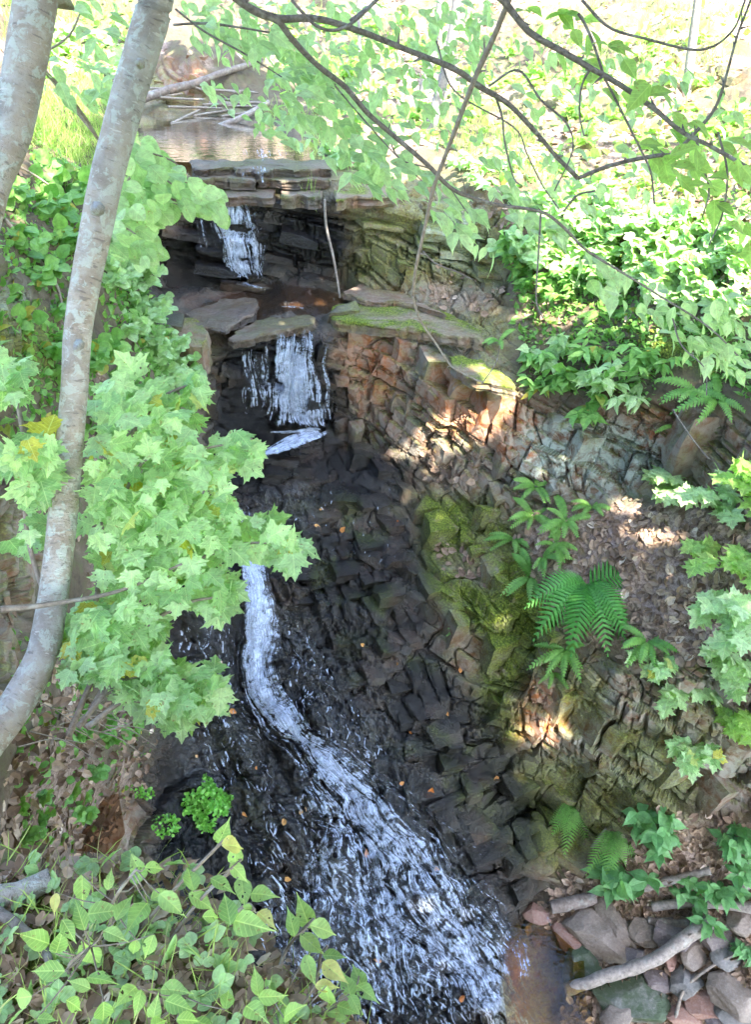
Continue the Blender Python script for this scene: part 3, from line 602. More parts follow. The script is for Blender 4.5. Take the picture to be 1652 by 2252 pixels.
film('ledge_water', [(505,640),(590,622),(690,625),(760,640),(735,668),(690,690),(600,700),(520,728),(420,705),(440,670)])
def sky_tint_water(name, streams, seed):
    r = np.random.default_rng(seed); V, F, UV, A = [], [], [], []; nv = 0
    for pts, wid, num, sw, dens, off in streams:
        pts = np.array(pts, float); n = max(24, int(np.abs(np.diff(pts, axis=0)).sum() / 5)); C = spline(pts, n)
        W = np.interp(np.linspace(0, 1, n), np.linspace(0, 1, len(wid)), wid)
        for k in range(int(num * .6)):
            u = r.normal(0, .40); a0, a1 = sorted(r.random(2)); 
            if a1 - a0 < .35: a0, a1 = max(0, a0 - .3), min(1, a1 + .3)
            i0, i1 = int(a0 * (n - 1)), int(a1 * (n - 1)) + 1
            if i1 - i0 < 6: continue
            c = C[i0:i1]; m = len(c); t = np.linspace(0, 1, m); tw = r.random() * 20
            px = c[:, 0] + u * W[i0:i1] + (fbm(np.stack([c[:, 0] * 0 + tw, c[:, 1], c[:, 0] * 0], -1), 1 / 28, 2, seed) * 7)
            w = sw * r.uniform(.5, 1.4) * (.35 + np.sin(np.pi * np.clip(t, .02, .98)) ** .6 * .65)
            rows = []
            for e in (-1, -.5, 0, .5, 1):
                p = G(px + e * w, c[:, 1], GSM); nn = G(px + e * w, c[:, 1], NSM)
                Y = p[:, 1]; run = np.minimum.accumulate(Y + .0 * t); lag = np.maximum(run, Y - .12)
                p = PY(px + e * w, c[:, 1], lag); rows.append(p + nn * (off + .05 + r.random() * .02 + .03 * (1 - e * e)))
            P = np.stack(rows, 1); V.append(P.reshape(-1, 3))
            L = np.r_[0, np.cumsum(np.linalg.norm(np.diff(P[:, 2], axis=0), axis=1))]
            UV.append(np.stack([(np.tile(np.arange(5), m) * .25 * sw / 25 + r.random() * 50), np.repeat(L + r.random() * 50, 5)], -1))
            ed = np.array([.2, .8, 1, .8, .2]); fade = np.clip(np.minimum(t, 1 - t) * 5, .1, 1)
            A.append(((dens + .06 - .32 * abs(u)) * fade[:, None] * ed[None]).ravel())
            F += [(nv + i * 5 + j, nv + i * 5 + j + 1, nv + i * 5 + 6 + j, nv + i * 5 + 5 + j) for i in range(m - 1) for j in range(4)]; nv += m * 5
    return tag(mesh(name, np.vstack(V), F, M['sky_tint_foam'], None, True, {'rnd': np.concatenate(A)}, np.vstack(UV)), kind='structure')
sky_tint_water('upper_waterfall', [
    ([(512,434),(515,500),(528,570),(548,642)], [50,42,34,40], 100, 5, 1.1, .05), ([(545,540),(562,590),(572,632)], [12,12,14], 8, 4, .9, .03),
    ([(530,630),(560,645),(590,650)], [20,26,20], 10, 6, .9, .02), ([(540,436),(556,520),(568,600),(576,640)], [26,20,20,26], 34, 4, .95, .06), ([(455,450),(458,560)], [26,24], 14, 3, .8, .05), ([(490,440),(498,540),(500,600)], [18,16,14], 14, 3.5, .85, .05), ([(580,366),(584,392)], [60,60], 26, 4, .85, .14), ([(570,398),(575,428)], [70,80], 26, 3.5, .8, .14)], 11)
sky_tint_water('lower_waterfall', [
    ([(655,728),(648,800),(650,880),(655,962)], [84,78,90,116], 170, 5.5, 1.05, .05), ([(650,735),(632,830),(628,960)], [40,30,34], 40, 5, 1.05, .06), ([(680,850),(695,900),(705,965)], [24,24,26], 14, 5, .92, .05), ([(655,850),(660,900),(665,968)], [60,66,80], 22, 6, .9, .05),
    ([(610,975),(660,972),(716,958)], [24,28,22], 80, 6, 1.15, .12), ([(545,745),(548,830),(560,900)], [44,30,50], 34, 4, .85, .04), ([(530,860),(525,930)], [30,30], 8, 4, .62, .03),
    ([(715,960),(670,985),(610,1015),(550,1035),(505,1062)], [26,34,28,24,26], 110, 7, 1.1, .11), ([(620,690),(650,690),(675,695)], [14,14,14], 9, 4, .8, .02)], 12)
sky_tint_water('cascade_water', [
    ([(515,1085),(528,1160),(538,1230),(552,1310),(566,1390),(570,1460),(592,1530),(640,1595),(700,1650),(760,1720),(815,1785)], [22,24,28,40,42,46,46,56,70,80,90], 150, 7, .98, .045),
    ([(538,1230),(556,1330),(570,1440),(594,1530),(650,1600),(720,1675),(790,1760)], [18,20,24,26,30,34,40], 80, 7, 1.0, .06),
    ([(660,1600),(740,1700),(820,1800),(880,1880),(900,1960)], [60,110,160,190,200], 170, 6, .84, .03),
    ([(820,1800),(870,1900),(920,2000),(1000,2090),(1060,2170),(1130,2260)], [170,230,260,220,140,130], 240, 6, .82, .03),
    ([(1010,2080),(1060,2170),(1100,2230),(1140,2290)], [40,40,44,60], 46, 7, .92, .035), ([(760,1800),(800,1950),(840,2080),(880,2250)], [160,260,330,340], 200, 6, .78, .025),
    ([(420,1330),(440,1420),(400,1520)], [120,160,150], 34, 4.5, .56, .02), ([(640,1300),(660,1420),(700,1560)], [60,80,90], 20, 4, .56, .02)], 13)

fr_ = np.random.default_rng(5); fl_ = []  # flecks of broken water, coloured pale blue to mimic sky glints
for poly, cnt, sw, ln in [([(700,1620),(830,1760),(960,1850),(1060,2020),(1160,2251),(760,2251),(700,1950),(640,1760)], 1300, 5.5, 56), ([(400,1340),(520,1330),(540,1500),(600,1700),(640,1900),(560,1900),(430,1640),(370,1480)], 340, 4, 44), ([(600,1380),(700,1400),(840,1640),(780,1700),(660,1560)], 220, 3.2, 30), ([(560,1900),(700,1950),(760,2251),(560,2251)], 380, 5, 50), ([(620,1050),(860,1060),(900,1250),(700,1250)], 40, 2.4, 22)]:
    pp = np.array(poly, float); lo, hi = pp.min(0), pp.max(0); c = 0
    while c < cnt:
        x, y = fr_.uniform(lo, hi)
        if not inside(poly, np.array([x]), np.array([y]))[0]: continue
        dx = (.1 if y < 1560 else .5) + fr_.normal(0, .35); L = ln * fr_.uniform(.35, 1.3); fl_.append(([(x, y), (x + dx * L * .5 + fr_.normal(0, 3), y + L * .5), (x + dx * L, y + L)], [2, 2], 2, sw, fr_.uniform(.62, .96), -.02)); c += 1
sky_tint_water('water_glint_flecks', fl_, 14)
# ---------------------------------------------------------------- unseen trees added to shade the gorge, leaves set along sun rays
ax = unit(np.cross(SUN_V, [0, 0, 1.])); ay = np.cross(SUN_V, ax)
BIN = .17
dens = {}
def shade_px(polys_d, depth=None, lift=0):
    step = 4
    sx, sy = gx2[::step, ::step].ravel(), gy2[::step, ::step].ravel()
    d = np.zeros(len(sx))
    for poly, v in polys_d:
        d = np.where(inside(poly, sx, sy), v, d)
    k = d != 0; P = (GP[::step, ::step].reshape(-1, 3) if depth is None else PD(sx, sy, np.full(len(sx), depth)))[k]
    return P, d[k]
HOLES = [(1030, 915, .26), (1085, 890, .13), (975, 930, .14), (1145, 1610, .04), (1140, 1660, .03), (1225, 1590, .05), (1420, 1130, .2), (1350,1120,.06), (1000,950,.1), (1045,880,.1)]
def bins(P, d, mode='max'):
    k = np.stack([P @ ax, P @ ay], -1); b = np.floor(k / BIN).astype(int)
    for (i, j), v in zip(map(tuple, b), d):
        if mode == 'max': dens[(i, j)] = max(dens.get((i, j), 0), v)
        else: dens[(i, j)] = v
ALLB = [(-330, 1650), (2000, 1650), (2000, 2480), (-330, 2480)]
bins(*shade_px([([(250,110),(480,100),(640,180),(700,280),(760,340),(1000,440),(1110,470),(1120,700),(1300,740),(1450,830),(1700,1010),(2000,1200),(2000,2480),(-330,2480),(-330,900),(100,560),(200,350),(240,240)], 1.0),
                ([(-330,1000),(-330,600),(250,420),(330,600),(430,900),(300,1000),(250,1600),(-330,1650)], .86)]))
for dd in (2.1, 2.6, 3.2, 3.8): bins(*shade_px([(ALLB, .5 if dd < 3 else .93), ([(-330,-260),(900,-260),(1000,700),(900,1650),(-330,1650)], .84)], dd))
hp = np.array([G(a, b) for a, b, _ in HOLES]); hk = np.stack([hp @ ax, hp @ ay], -1); hr = np.array([h[2] for h in HOLES])
leafpos = []
for (i, j), v in dens.items():
    c = (np.array([i, j]) + .5) * BIN
    ni = 3 if v > .99 else int(RNG.random() < v) + int(RNG.random() < v * .75) + int(RNG.random() < v * .5)
    for _ in range(ni):
        cc = c + RNG.uniform(-.5, .5, 2) * BIN
        if (np.linalg.norm(hk - cc, axis=1) < (hr + .17) * RNG.uniform(.8, 1.2)).any(): continue
        leafpos.append(cc)
leafpos = np.array(leafpos); zt = 9 + 2.2 + RNG.random(len(leafpos)) ** 1.3 * 4.0
B2 = leafpos[:, :1] * ax + leafpos[:, 1:] * ay
B2 = B2 + SUN_V * ((zt - B2[:, 2]) / SUN_V[2])[:, None]

# unseen wood crowns added so wet rock reflects dark leaves and sky gaps
lit = np.zeros(len(GPX), bool); lb = np.floor(np.stack([GP.reshape(-1, 3) @ ax, GP.reshape(-1, 3) @ ay], -1) / .5).astype(int)
vis = (GPX > -100) & (GPX < 1752) & (GPY > -100) & (GPY < 720); sh = inside([(250,110),(480,100),(640,180),(760,340),(1000,440),(1110,470),(1120,700),(1300,740),(-330,900),(-330,560),(200,350)], GPX, GPY)
litset = set(map(tuple, lb[vis & ~sh]))
qx, qy = np.meshgrid(np.arange(1100, 1700, 12), np.arange(-40, 430, 12)); qq = PD(qx.ravel(), qy.ravel(), np.full(qx.size, 3.7)); fx, fy = np.meshgrid(np.arange(-60, 820, 14), np.arange(1830, 2300, 14)); qq = np.vstack([qq, PD(fx.ravel(), fy.ravel(), np.full(fx.size, 2.15))[RNG.random(fx.size) < .06]]); litset |= set(map(tuple, np.floor(np.stack([qq @ ax, qq @ ay], -1) / .5).astype(int)))
n = 42000; az = RNG.uniform(R(70), R(300), n); el = np.arcsin(RNG.uniform(math.sin(R(8)), math.sin(R(84)), n)); rr = RNG.uniform(11, 15, n)
d = np.stack([np.sin(az) * np.cos(el), np.cos(az) * np.cos(el), np.sin(el)], -1); W3 = np.array([0, 5.5, 3.5]) + d * rr[:, None]
k = fbm(d, 5.0, 4, 321) > -.06 + .10 * (el > R(60))
pxw, pyw = proj(W3); zc = (W3 - EYE)[:, 1] * math.cos(PITCH) - (W3 - EYE)[:, 2] * math.sin(PITCH)
k &= ~((zc > -.5) & (pyw > -120)) & (W3[:, 2] > 8.5)
kb = np.floor(np.stack([W3 @ ax, W3 @ ay], -1) / .5).astype(int); k &= np.array([tuple(b) not in litset for b in kb])
k &= (np.linalg.norm(np.stack([W3 @ ax, W3 @ ay], -1)[:, None] - hk[None], axis=2) > hr + .38).all(1)
ADDED_WOODS = W3[k]; print('wood leaves', len(ADDED_WOODS))

# ---------------------------------------------------------------- leaves
def strip_leaf(st, fold=.12, droop=.18):   # stations (y, halfwidth)
    V = []; F = []
    for i, (y, w) in enumerate(st):
        zc = -droop * y * y; V += [(-w, y, zc + fold * w * 2 - .02), (0, y, zc), (w, y, zc + fold * w * 2 - .02)]
    for i in range(len(st) - 1):
        a = i * 3; F += [(a, a + 1, a + 4, a + 3), (a + 1, a + 2, a + 5, a + 4)]
    return np.array(V), F
OVATE = strip_leaf([(0, .02), (.09, .14), (.26, .25), (.45, .27), (.63, .2), (.8, .09), (.92, .03), (1.06, .003)], .16, .22)
ROUND = strip_leaf([(0, .05), (.12, .27), (.35, .42), (.6, .42), (.82, .28), (.94, .12), (1, .02)])
LANCE = strip_leaf([(0, .02), (.15, .1), (.35, .16), (.6, .14), (.82, .07), (1, .005)], .15, .3)
def maple_leaf():
    half = [(.06, .02), (.2, -.02), (.33, .0), (.36, .12), (.50, .17), (.42, .25), (.56, .36), (.72, .42), (.52, .46), (.50, .56), (.30, .52), (.22, .6), (.27, .74), (.13, .80), (.10, .88), (0, 1.04)]
    pts = [(0, .04)] + half; left = [(-x, y) for x, y in half[:-1]][::-1]; out = np.array(pts + left)
    V = np.zeros((len(out) + 1, 3)); V[1:, :2] = out; V[0, :2] = (0, .36); r2 = V[:, 0] ** 2 + (V[:, 1] - .35) ** 2
    V[:, 2] = -.28 * r2 + .12 * np.abs(V[:, 0]); V[0, 2] = -.02
    n = len(out); return V, [(0, 1 + i, 1 + (i + 1) % n) for i in range(n)]
MAPLE = maple_leaf()
def trifoil():
    V, F = [], []
    for a in (-1.05, 0, 1.05):
        v = ROUND[0] * .6; c, s = math.cos(a), math.sin(a); w = v.copy(); w[:, 0] = v[:, 0] * c + v[:, 1] * s; w[:, 1] = -v[:, 0] * s + v[:, 1] * c
        F += [tuple(i + len(V) for i in f) for f in ROUND[1]]; V += w.tolist()
    return np.array(V), F
TRI = trifoil()
BLADE = (np.array([(-.012, 0, 0), (.012, 0, 0), (-.011, .4, .03), (.011, .4, .03), (-.007, .75, .0), (.007, .75, .0), (0, 1, -.08)]), [(0, 1, 3, 2), (2, 3, 5, 4), (4, 5, 6)])
CURL = (np.array([(-.28, .0, .10), (0, 0, 0), (.28, .05, .14), (-.42, .5, .2), (0, .5, .02), (.4, .5, .16), (-.12, 1, .22), (0, 1.05, .12), (.1, .95, .2)]), [(0, 1, 4, 3), (1, 2, 5, 4), (3, 4, 7, 6), (4, 5, 8, 7)])
def frames(tip, nrm):
    y = unit(np.asarray(tip, float)); z = np.asarray(nrm, float); z = unit(z - (z * y).sum(-1, keepdims=True) * y); x = np.cross(y, z)
    return np.stack([x, y, z], -1)
def leaves(tmpl, pos, tip, nrm, size, rnd=None):
    V, F = tmpl; pos = np.asarray(pos, float); n = len(pos); Fr = frames(tip, nrm); size = np.broadcast_to(np.asarray(size, float), (n,))
    W = np.einsum('nij,kj->nki', Fr, V) * size[:, None, None] + pos[:, None]
    rnd = RNG.random(n) if rnd is None else np.broadcast_to(rnd, (n,))
    k = len(V); fs = []
    for f in F: fs.append(f)
    FF = [tuple(i + b * k for i in f) for b in range(n) for f in fs]
    return W.reshape(-1, 3), FF, np.repeat(rnd, k), np.tile(V[:, :2], (n, 1))
def leaf_obj(name, batches, mat, parent=None):
    m = MB()
    for b in batches: m.add(*leaves(*b))
    return m.build(name, mat, parent, smooth=False)
def rv(n, s=1.0): return RNG.normal(0, s, (n, 3))
M['maple'] = leaf_material('maple_leaf', (.25, .43, .16), (.5, .66, .36), (.5, .45, .08), .42, .55, .3, .5, .03)
M['alder'] = leaf_material('oval_leaf', (.24, .38, .15), (.38, .52, .24), None, .35, .4, .6)
M['sunleaf'] = leaf_material('yellow_green_leaf', (.26, .42, .12), (.42, .58, .2), None, .6, .55, .3, .5)
M['paleleaf'] = leaf_material('pale_leaf', (.3, .46, .2), (.48, .62, .34), None, .42, .55, .35, .4)
M['dogwood'] = leaf_material('dogwood_leaf', (.24, .4, .11), (.38, .54, .18), (.62, .55, .2), .42, .5, .35, .75, .015)
M['herb'] = leaf_material('herb_leaf', (.13, .3, .06), (.26, .46, .12), (.38, .34, .06), .35, .5, .4)
M['bluegreen'] = leaf_material('blue_green_leaf', (.1, .26, .08), (.2, .4, .15), None, .3, .5, .4)
M['fern'] = leaf_material('fern_frond', (.12, .29, .05), (.24, .44, .1), None, .35, .5, .4)
M['darkfern'] = leaf_material('deep_fern_frond', (.06, .24, .03), (.13, .37, .07), None, .35, .45, .4)
M['grass'] = leaf_material('grass_blade', (.2, .34, .06), (.4, .48, .16), (.6, .52, .3), .4, .5, .3)
M['cress'] = leaf_material('cress_leaf', (.14, .4, .05), (.26, .55, .1), None, .35, .4, .4)
M['litter'] = leaf_material('dead_leaf', (.14, .085, .055), (.42, .29, .2), (.66, .52, .4), .1, .6, .3)
M['orange'] = leaf_material('orange_leaf', (.6, .18, .04), (.7, .36, .12), (.7, .5, .3), .2, .5, .3)
M['canopy'] = leaf_material('canopy_leaf', (.03, .055, .015), (.045, .075, .02), None, .1, .5, .3)
# added shade trees behind and right of the camera: leaves gathered by the nearest trunk
tr_xy = np.array([[2.2, -4.5], [6.2, -4.0], [10.4, -1.0], [13.5, 3.0]])
own = np.argmin(((B2[:, None, :2] - tr_xy[None]) ** 2).sum(-1) + np.array([0, 0, 0, 0]), 1)
for k, (x, y) in enumerate(tr_xy):
    sel = B2[own == k]
    if len(sel) < 10: continue
    e = empty('added_shade_tree', (x, y, 3), ['unseen tree added for shade, nearest behind the viewer', 'unseen tree added for shade behind the viewer, second along the right bank', 'unseen tree added for shade right of the gorge, third along the bank', 'unseen tree added for shade, farthest right above the gorge'][k], 'tree', 'unseen trees added to shade the gorge')
    c = sel.mean(0); m = MB(); m.tube([(x, y, -.5), (x + .1, y, 6), (x * .8 + c[0] * .2, y * .8 + c[1] * .2, 10), c + [0, 0, .3]], [.3, .24, .12, .03], 9)
    for q in sel[RNG.choice(len(sel), 5)]:
        m.tube([(x * .8 + c[0] * .2, y * .8 + c[1] * .2, 9.6), (c + q) / 2 + [0, 0, -.4], q], [.045, .025, .008], 5, 10)
    child(m.build('trunk', M['branch']), e)
    n = len(sel)
    child(leaf_obj('crown', [(ROUND, sel + rv(n, .04), rv(n) + [0, 0, -.3], SUN_V + rv(n, .35), RNG.uniform(.26, .36, n))], M['canopy']), e)

wt = np.array([[-7., -5], [-9.5, 3], [-2.5, -8], [7, -8], [12.5, -3]]); own = np.argmin(((ADDED_WOODS[:, None, :2] - wt[None]) ** 2).sum(-1), 1)
for k, (x, y) in enumerate(wt):
    sel = ADDED_WOODS[own == k]
    if len(sel) < 10: continue
    e = empty('added_forest_tree', (x, y, 3), 'unseen broadleaved tree added to the wood ' + ['behind the viewer on the left', 'standing left of the upper falls, beyond the birches', 'straight behind the viewer', 'behind the viewer on the right', 'farthest right behind the viewer'][k], 'tree', 'unseen trees added to the surrounding wood')
    m = MB(); c = sel.mean(0); m.tube([(x, y, -.8), (x, y, 6), (x * .9 + c[0] * .1, y * .9 + c[1] * .1, 12)], [.26, .2, .08], 9); child(m.build('trunk', M['branch']), e)
    n = len(sel); child(leaf_obj('crown', [(ROUND, sel, rv(n) + [0, 0, -.3], rv(n, .5) + [0, 0, 1], RNG.uniform(.3, .5, n))], M['canopy']), e)

# ---------------------------------------------------------------- birches at left, with the boughs that hang across the view
def line(pts, d):                 # traced pixels at given sight distances -> world polyline
    pts = np.asarray(pts, float); d = np.broadcast_to(np.asarray(d, float), (len(pts),)); return PD(pts[:, 0], pts[:, 1], d)
tp = [(352,-330),(346,-120),(341,0),(312,110),(285,200),(258,300),(232,400),(212,500),(188,620),(170,740),(163,860),(150,1000),(139,1120),(126,1240),(112,1340),(92,1440),(38,1545),(-25,1625),(-85,1690),(-150,1750)]
td = np.linspace(3.5, 3.25, len(tp)); T = line(tp, td)
rp = [33,33,33,33,33,33,33,32,30,28,28,29,30,30,31,32,35,39,45,52]
def pxr(p, d): return p * d / FPX * 0.98
birch = empty('birch_tree', T[-3], 'curved pale birch trunk with bare boughs crossing the top of the view', 'tree', 'birches on the left bank')
tb = MB(); top = [T[0] + [-.15, .1, 3.2], T[0] + [-.06, .05, 1.5]]
tb.tube(np.vstack([top, T]), [.05, .062] + [pxr(a, b) for a, b in zip(rp, td)], 20, 150, .05, seed=4)
rs = np.random.default_rng(3)
for (x, y, s) in [(300,145,.9),(206,468,1.3),(165,770,1.0)]:   # branch scars
    p = line([(x, y)], [3.22])[0]; tb.tube([p + [.0, .05, 0], p + [.01, -.03, .012]], [.02 * s, .008 * s], 7, 4)
child(tb.build('trunk', M['birch']), birch)
n = 2600; c0 = T[0] + [-.3, .4, 5.0]
cp = c0 + rv(n) * [1.5, 1.5, .9]
child(leaf_obj('crown', [(OVATE, cp, rv(n) + [0, 0, -.6], rv(n, .5) + [0, 0, 1], RNG.uniform(.09, .14, n))], M['alder']), birch)
def bough(pts, d, rad, name='bough', mat='branch', parent=birch):
    m = MB(); P = line(pts, d); D = np.broadcast_to(np.asarray(d, float), (len(pts),))
    m.tube(P, [pxr(r, q) * .78 for r, q in zip(np.interp(np.linspace(0, 1, len(pts)), np.linspace(0, 1, len(rad)), rad), D)], 7, len(pts) * 6, .12, seed=len(pts))
    for k in range(len(P) - 1):
        for _ in range(2):
            t = RNG.random(); q = P[k] * (1 - t) + P[k + 1] * t; m.tube([q, q + rv(1, .02)[0] + [0, 0, .008]], [pxr(rad[-1], 3.5) * .8 + .001, .0012], 4, 3)
    o = m.build(name, M[mat]); return child(o, parent), P
oA, bA = bough([(395,-230),(470,-60),(530,5),(605,40),(700,42),(800,72),(900,112),(1000,152),(1058,192),(1120,230),(1180,292),(1225,345),(1272,392)], np.linspace(3.3, 3.9, 13), [11,10,9.5,10,8,7.5,7,7.5,7.5,6.5,6,5.5,6])
bough([(1272,392),(1350,362),(1440,343),(1480,338),(1530,292),(1575,235),(1600,160),(1622,80),(1652,0),(1690,-120)], np.linspace(3.9, 3.6, 10), [5.5,5.5,5,4.5,3.5,3,2.5])
oB, bB = bough([(610,42),(650,95),(700,145),(760,192),(810,250),(870,302),(940,362),(990,412),(1030,432),(1090,450),(1190,466),(1240,500),(1290,550),(1370,600),(1450,650),(1560,720),(1640,800)], np.linspace(3.45, 4.4, 17), [8,7,7,6.5,6,5.5,5,4,4,3,2.5,2])
oC, bC = bough([(960,-190),(1060,-40),(1110,5),(1165,70),(1240,115),(1300,150),(1370,190),(1440,240),(1500,290),(1560,320),(1660,375),(1760,420)], np.linspace(3.2, 3.5, 12), [9,9,8.5,8,7,6.5,6,5,5,4.5])
oD, bD = bough([(1180,-140),(1120,0),(1085,85),(1045,172),(1015,250),(985,330),(955,410),(935,500),(915,590),(908,650)], np.linspace(3.3, 3.9, 10), [7,7,7,7,6,5.5,5,4.5,4], 'hanging_stick', 'twig')
bough([(908,650),(918,690),(935,722),(962,760),(990,802),(1020,822),(1062,842)], np.linspace(3.9, 4.1, 7), [3.5,3,3,2], 'hanging_twig', 'twig')
tw = [([(1272,30),(1290,60),(1310,110),(1330,170),(1350,210),(1385,280),(1410,330),(1432,380),(1440,450)],3.5,[3,2.5,2]),
      ([(640,0),(700,60),(760,60),(830,0)],3.4,[3,3,4]),([(770,48),(830,0),(880,-60)],3.5,[4,4,5]),
      ([(1090,210),(1105,260),(1110,310),(1130,390),(1150,410)],3.8,[3,2,1.5]),([(1075,190),(1140,155),(1190,220),(1245,270),(1260,330),(1220,420)],3.8,[2.5,2.5,2,1.5]),
      ([(960,90),(1000,200),(1130,280),(1160,340),(1195,410),(1230,460)],4,[2,1.6,1.5]),([(1580,290),(1600,380),(1590,470),(1560,540)],3.7,[2.5,2,1.5]),([(1530,300),(1548,370),(1560,420),(1545,480)],3.7,[2.5,2,1.5]),
      ([(1640,0),(1610,70),(1540,110),(1420,85),(1340,60),(1280,0)],3.6,[2,2.5,3]),([(1190,466),(1185,560),(1180,660),(1195,700)],4.2,[2.5,2,1.8]),([(1240,466),(1270,430),(1310,420)],4.2,[2.5,2]),
      ([(1300,150),(1280,190),(1275,250),(1285,300)],3.5,[2.5,2,1.5]),([(380,55),(450,52),(520,60),(640,80)],4.2,[2.5,2.5,1.5]),([(385,20),(450,70),(540,120),(620,170)],4.0,[2,2,1.2]),
      ([(930,552),(960,580),(1010,600),(1040,615)],3.9,[2,1.5]),([(1060,845),(1090,800),(1100,760)],4.0,[1.4,1]),([(1480,900),(1520,960),(1560,1010)],4.4,[2,1.5]),([(1480,700),(1500,760),(1550,810),(1555,870)],4.2,[2,1.5,1.2]),
      ([(700,145),(780,240),(860,330),(930,400)],4.0,[1.8,1.2]),([(850,285),(880,350),(960,380),(1030,470)],4.2,[1.8,1.2])]
m = MB()
for pts, d, r in tw: 
    P = line(pts, d); m.tube(P, [pxr(a, d) for a in r], 5, len(pts) * 6, .1)
child(m.build('twigs', M['branch']), birch)['kind'] = 'stuff'
def poly_pts(poly, n, mind=0):
    poly = np.array(poly, float); lo, hi = poly.min(0), poly.max(0); out = []; tries = 0
    while len(out) < n and tries < n * 60:
        tries += 1; p = RNG.uniform(lo, hi)
        if inside([tuple(q) for q in poly], p[:1], p[1:])[0] and (not mind or all((p[0] - q[0]) ** 2 + (p[1] - q[1]) ** 2 > mind ** 2 for q in out[-60:])): out.append(p)
    return np.array(out)
def spray(polys, dist, size_px, tipdir, tmpl, up=(0, -.25, 1.0), jn=.35, jt=.45, rnd=None):
    out = []
    for poly, n in polys:
        p = poly_pts(poly, n); d = RNG.uniform(dist[0], dist[1], len(p)); P = PD(p[:, 0], p[:, 1], d)
        out.append((tmpl, P, np.asarray(tipdir, float) + rv(len(p), jt), np.asarray(up, float) + rv(len(p), jn), RNG.uniform(.7, 1.25, len(p)) * size_px * d / FPX, rnd))
    return out
child(leaf_obj('foliage', spray([([(400,20),(600,60),(720,160),(700,200),(600,150),(480,110)],60),([(640,100),(760,190),(860,290),(960,380),(1060,470),(980,450),(860,390),(740,320),(640,250),(570,180)],150),([(930,440),(1040,480),(1100,560),(1020,530),(940,490)],22),([(690,330),(800,350),(900,420),(820,420),(720,380)],24)], (3.9, 5.2), 44, (.55, -.3, -.45), OVATE), M['paleleaf']), birch)
child(leaf_obj('foliage', spray([([(1090,-40),(1300,40),(1400,150),(1530,270),(1700,330),(1700,420),(1540,340),(1400,260),(1280,170),(1180,100)],52),([(1380,300),(1460,320),(1600,400),(1652,520),(1600,480),(1500,400)],30),([(1560,430),(1700,480),(1700,620),(1620,560)],16)], (3.3, 4.2), 52, (.6, -.25, -.35), OVATE, (-.2, -.3, 1), .4), M['sunleaf']), birch)
b2 = MB(); q = [(118,-260),(88,-60),(78,0),(62,100),(44,200),(24,300),(-16,400),(-34,480),(-55,560),(-95,760),(-140,1000)]
P2 = line(q, np.linspace(3.1, 2.8, 11)); e2 = empty('birch_tree', P2[-1], 'thicker birch trunk cut off by the left edge', 'tree', 'birches on the left bank')
b2.tube(np.vstack([[P2[0] + [.1, .1, 2.5]], P2, [P2[-1] + [-1.1, 0, -1.6]]]), [.06] + [pxr(a, 2.95) for a in (40,39,39,39,38,36,33,31,32,36,42)] + [.1], 18, 110, .06, seed=9)
child(b2.build('trunk', M['birch']), e2)
cp = P2[0] + [.1, .2, 4.2] + rv(1500) * [1.2, 1.2, .8]
child(leaf_obj('crown', [(OVATE, cp, rv(1500) + [0, 0, -.6], rv(1500, .5) + [0, 0, 1], .12)], M['alder']), e2)
def G_d(px, py): return float(np.linalg.norm(G(px, py) - EYE))
# background saplings on the hillside
for pts, w, lab in [([(1018,-120),(1006,0),(988,120),(966,210),(944,292)], 11, 'slim pale sapling leaning above the pool, thicker of the pair'),
                    ([(980,-120),(968,10),(952,110),(930,195)], 8, 'thin grey sapling just left of the leaning pale one'),
                    ([(1545,-120),(1535,0),(1524,90),(1508,185)], 8.5, 'grey sapling in front of the overhung earth bank at upper right'),
                    ([(786,-60),(790,70),(794,140)], 4, 'very thin stem standing on the slope behind the pool')]:
    g = G(*pts[-1]); d = np.linalg.norm(g - EYE); P = line(pts, d); P[-1] = g - [0, 0, .1]
    e = empty('sapling_tree', g, lab, 'tree', 'saplings on the far slope'); m = MB()
    m.tube(np.vstack([[P[0] * 2 - P[1] + [0, 0, 2.2]], P]), [.02] + list(np.linspace(.7, 1.15, len(P)) * pxr(w, d)), 8, 40, .06); child(m.build('trunk', M['greytrunk']), e)
    n = 420; c = P[0] * 2 - P[1] + [0, 0, 2.4]; k = c + rv(n) * [.9, .9, .8]
    child(leaf_obj('crown', [(ROUND, k, rv(n) + [0, 0, -.5], rv(n, .5) + [0, 0, 1], .14)], M['sunleaf']), e)

# ---------------------------------------------------------------- maple shrub below the trunk, oval-leaved shrub above it
mp = empty('maple_shrub', G(150, 1600), 'dense bright green maple shrub spreading from the birch over the cascade', 'shrub')
stems = [([(150,1620),(200,1500),(260,1380),(360,1270),(520,1200),(630,1195)],3.35),([(170,1500),(215,1300),(260,1120),(330,1000),(430,990),(555,965)],3.5),([(200,1560),(300,1400),(400,1330),(500,1310)],3.3),([(170,1600),(260,1500),(360,1490),(480,1510)],3.2),([(190,1600),(280,1540),(370,1570)],3.15),
         ([(215,1300),(235,1080),(268,980)],3.5),([(268,980),(350,880),(430,840)],3.6),([(130,1400),(60,1180),(60,1000),(70,960)],3.4),([(60,1000),(30,850),(10,800)],3.5),([(0,1340),(100,1330),(260,1300),(400,1240)],3.2)]
m = MB()
for pts, d in stems: m.tube(line(pts, d), [.012, .008, .004], 6, 30, .1)
child(m.build('stem', M['twig']), mp)
mB = []
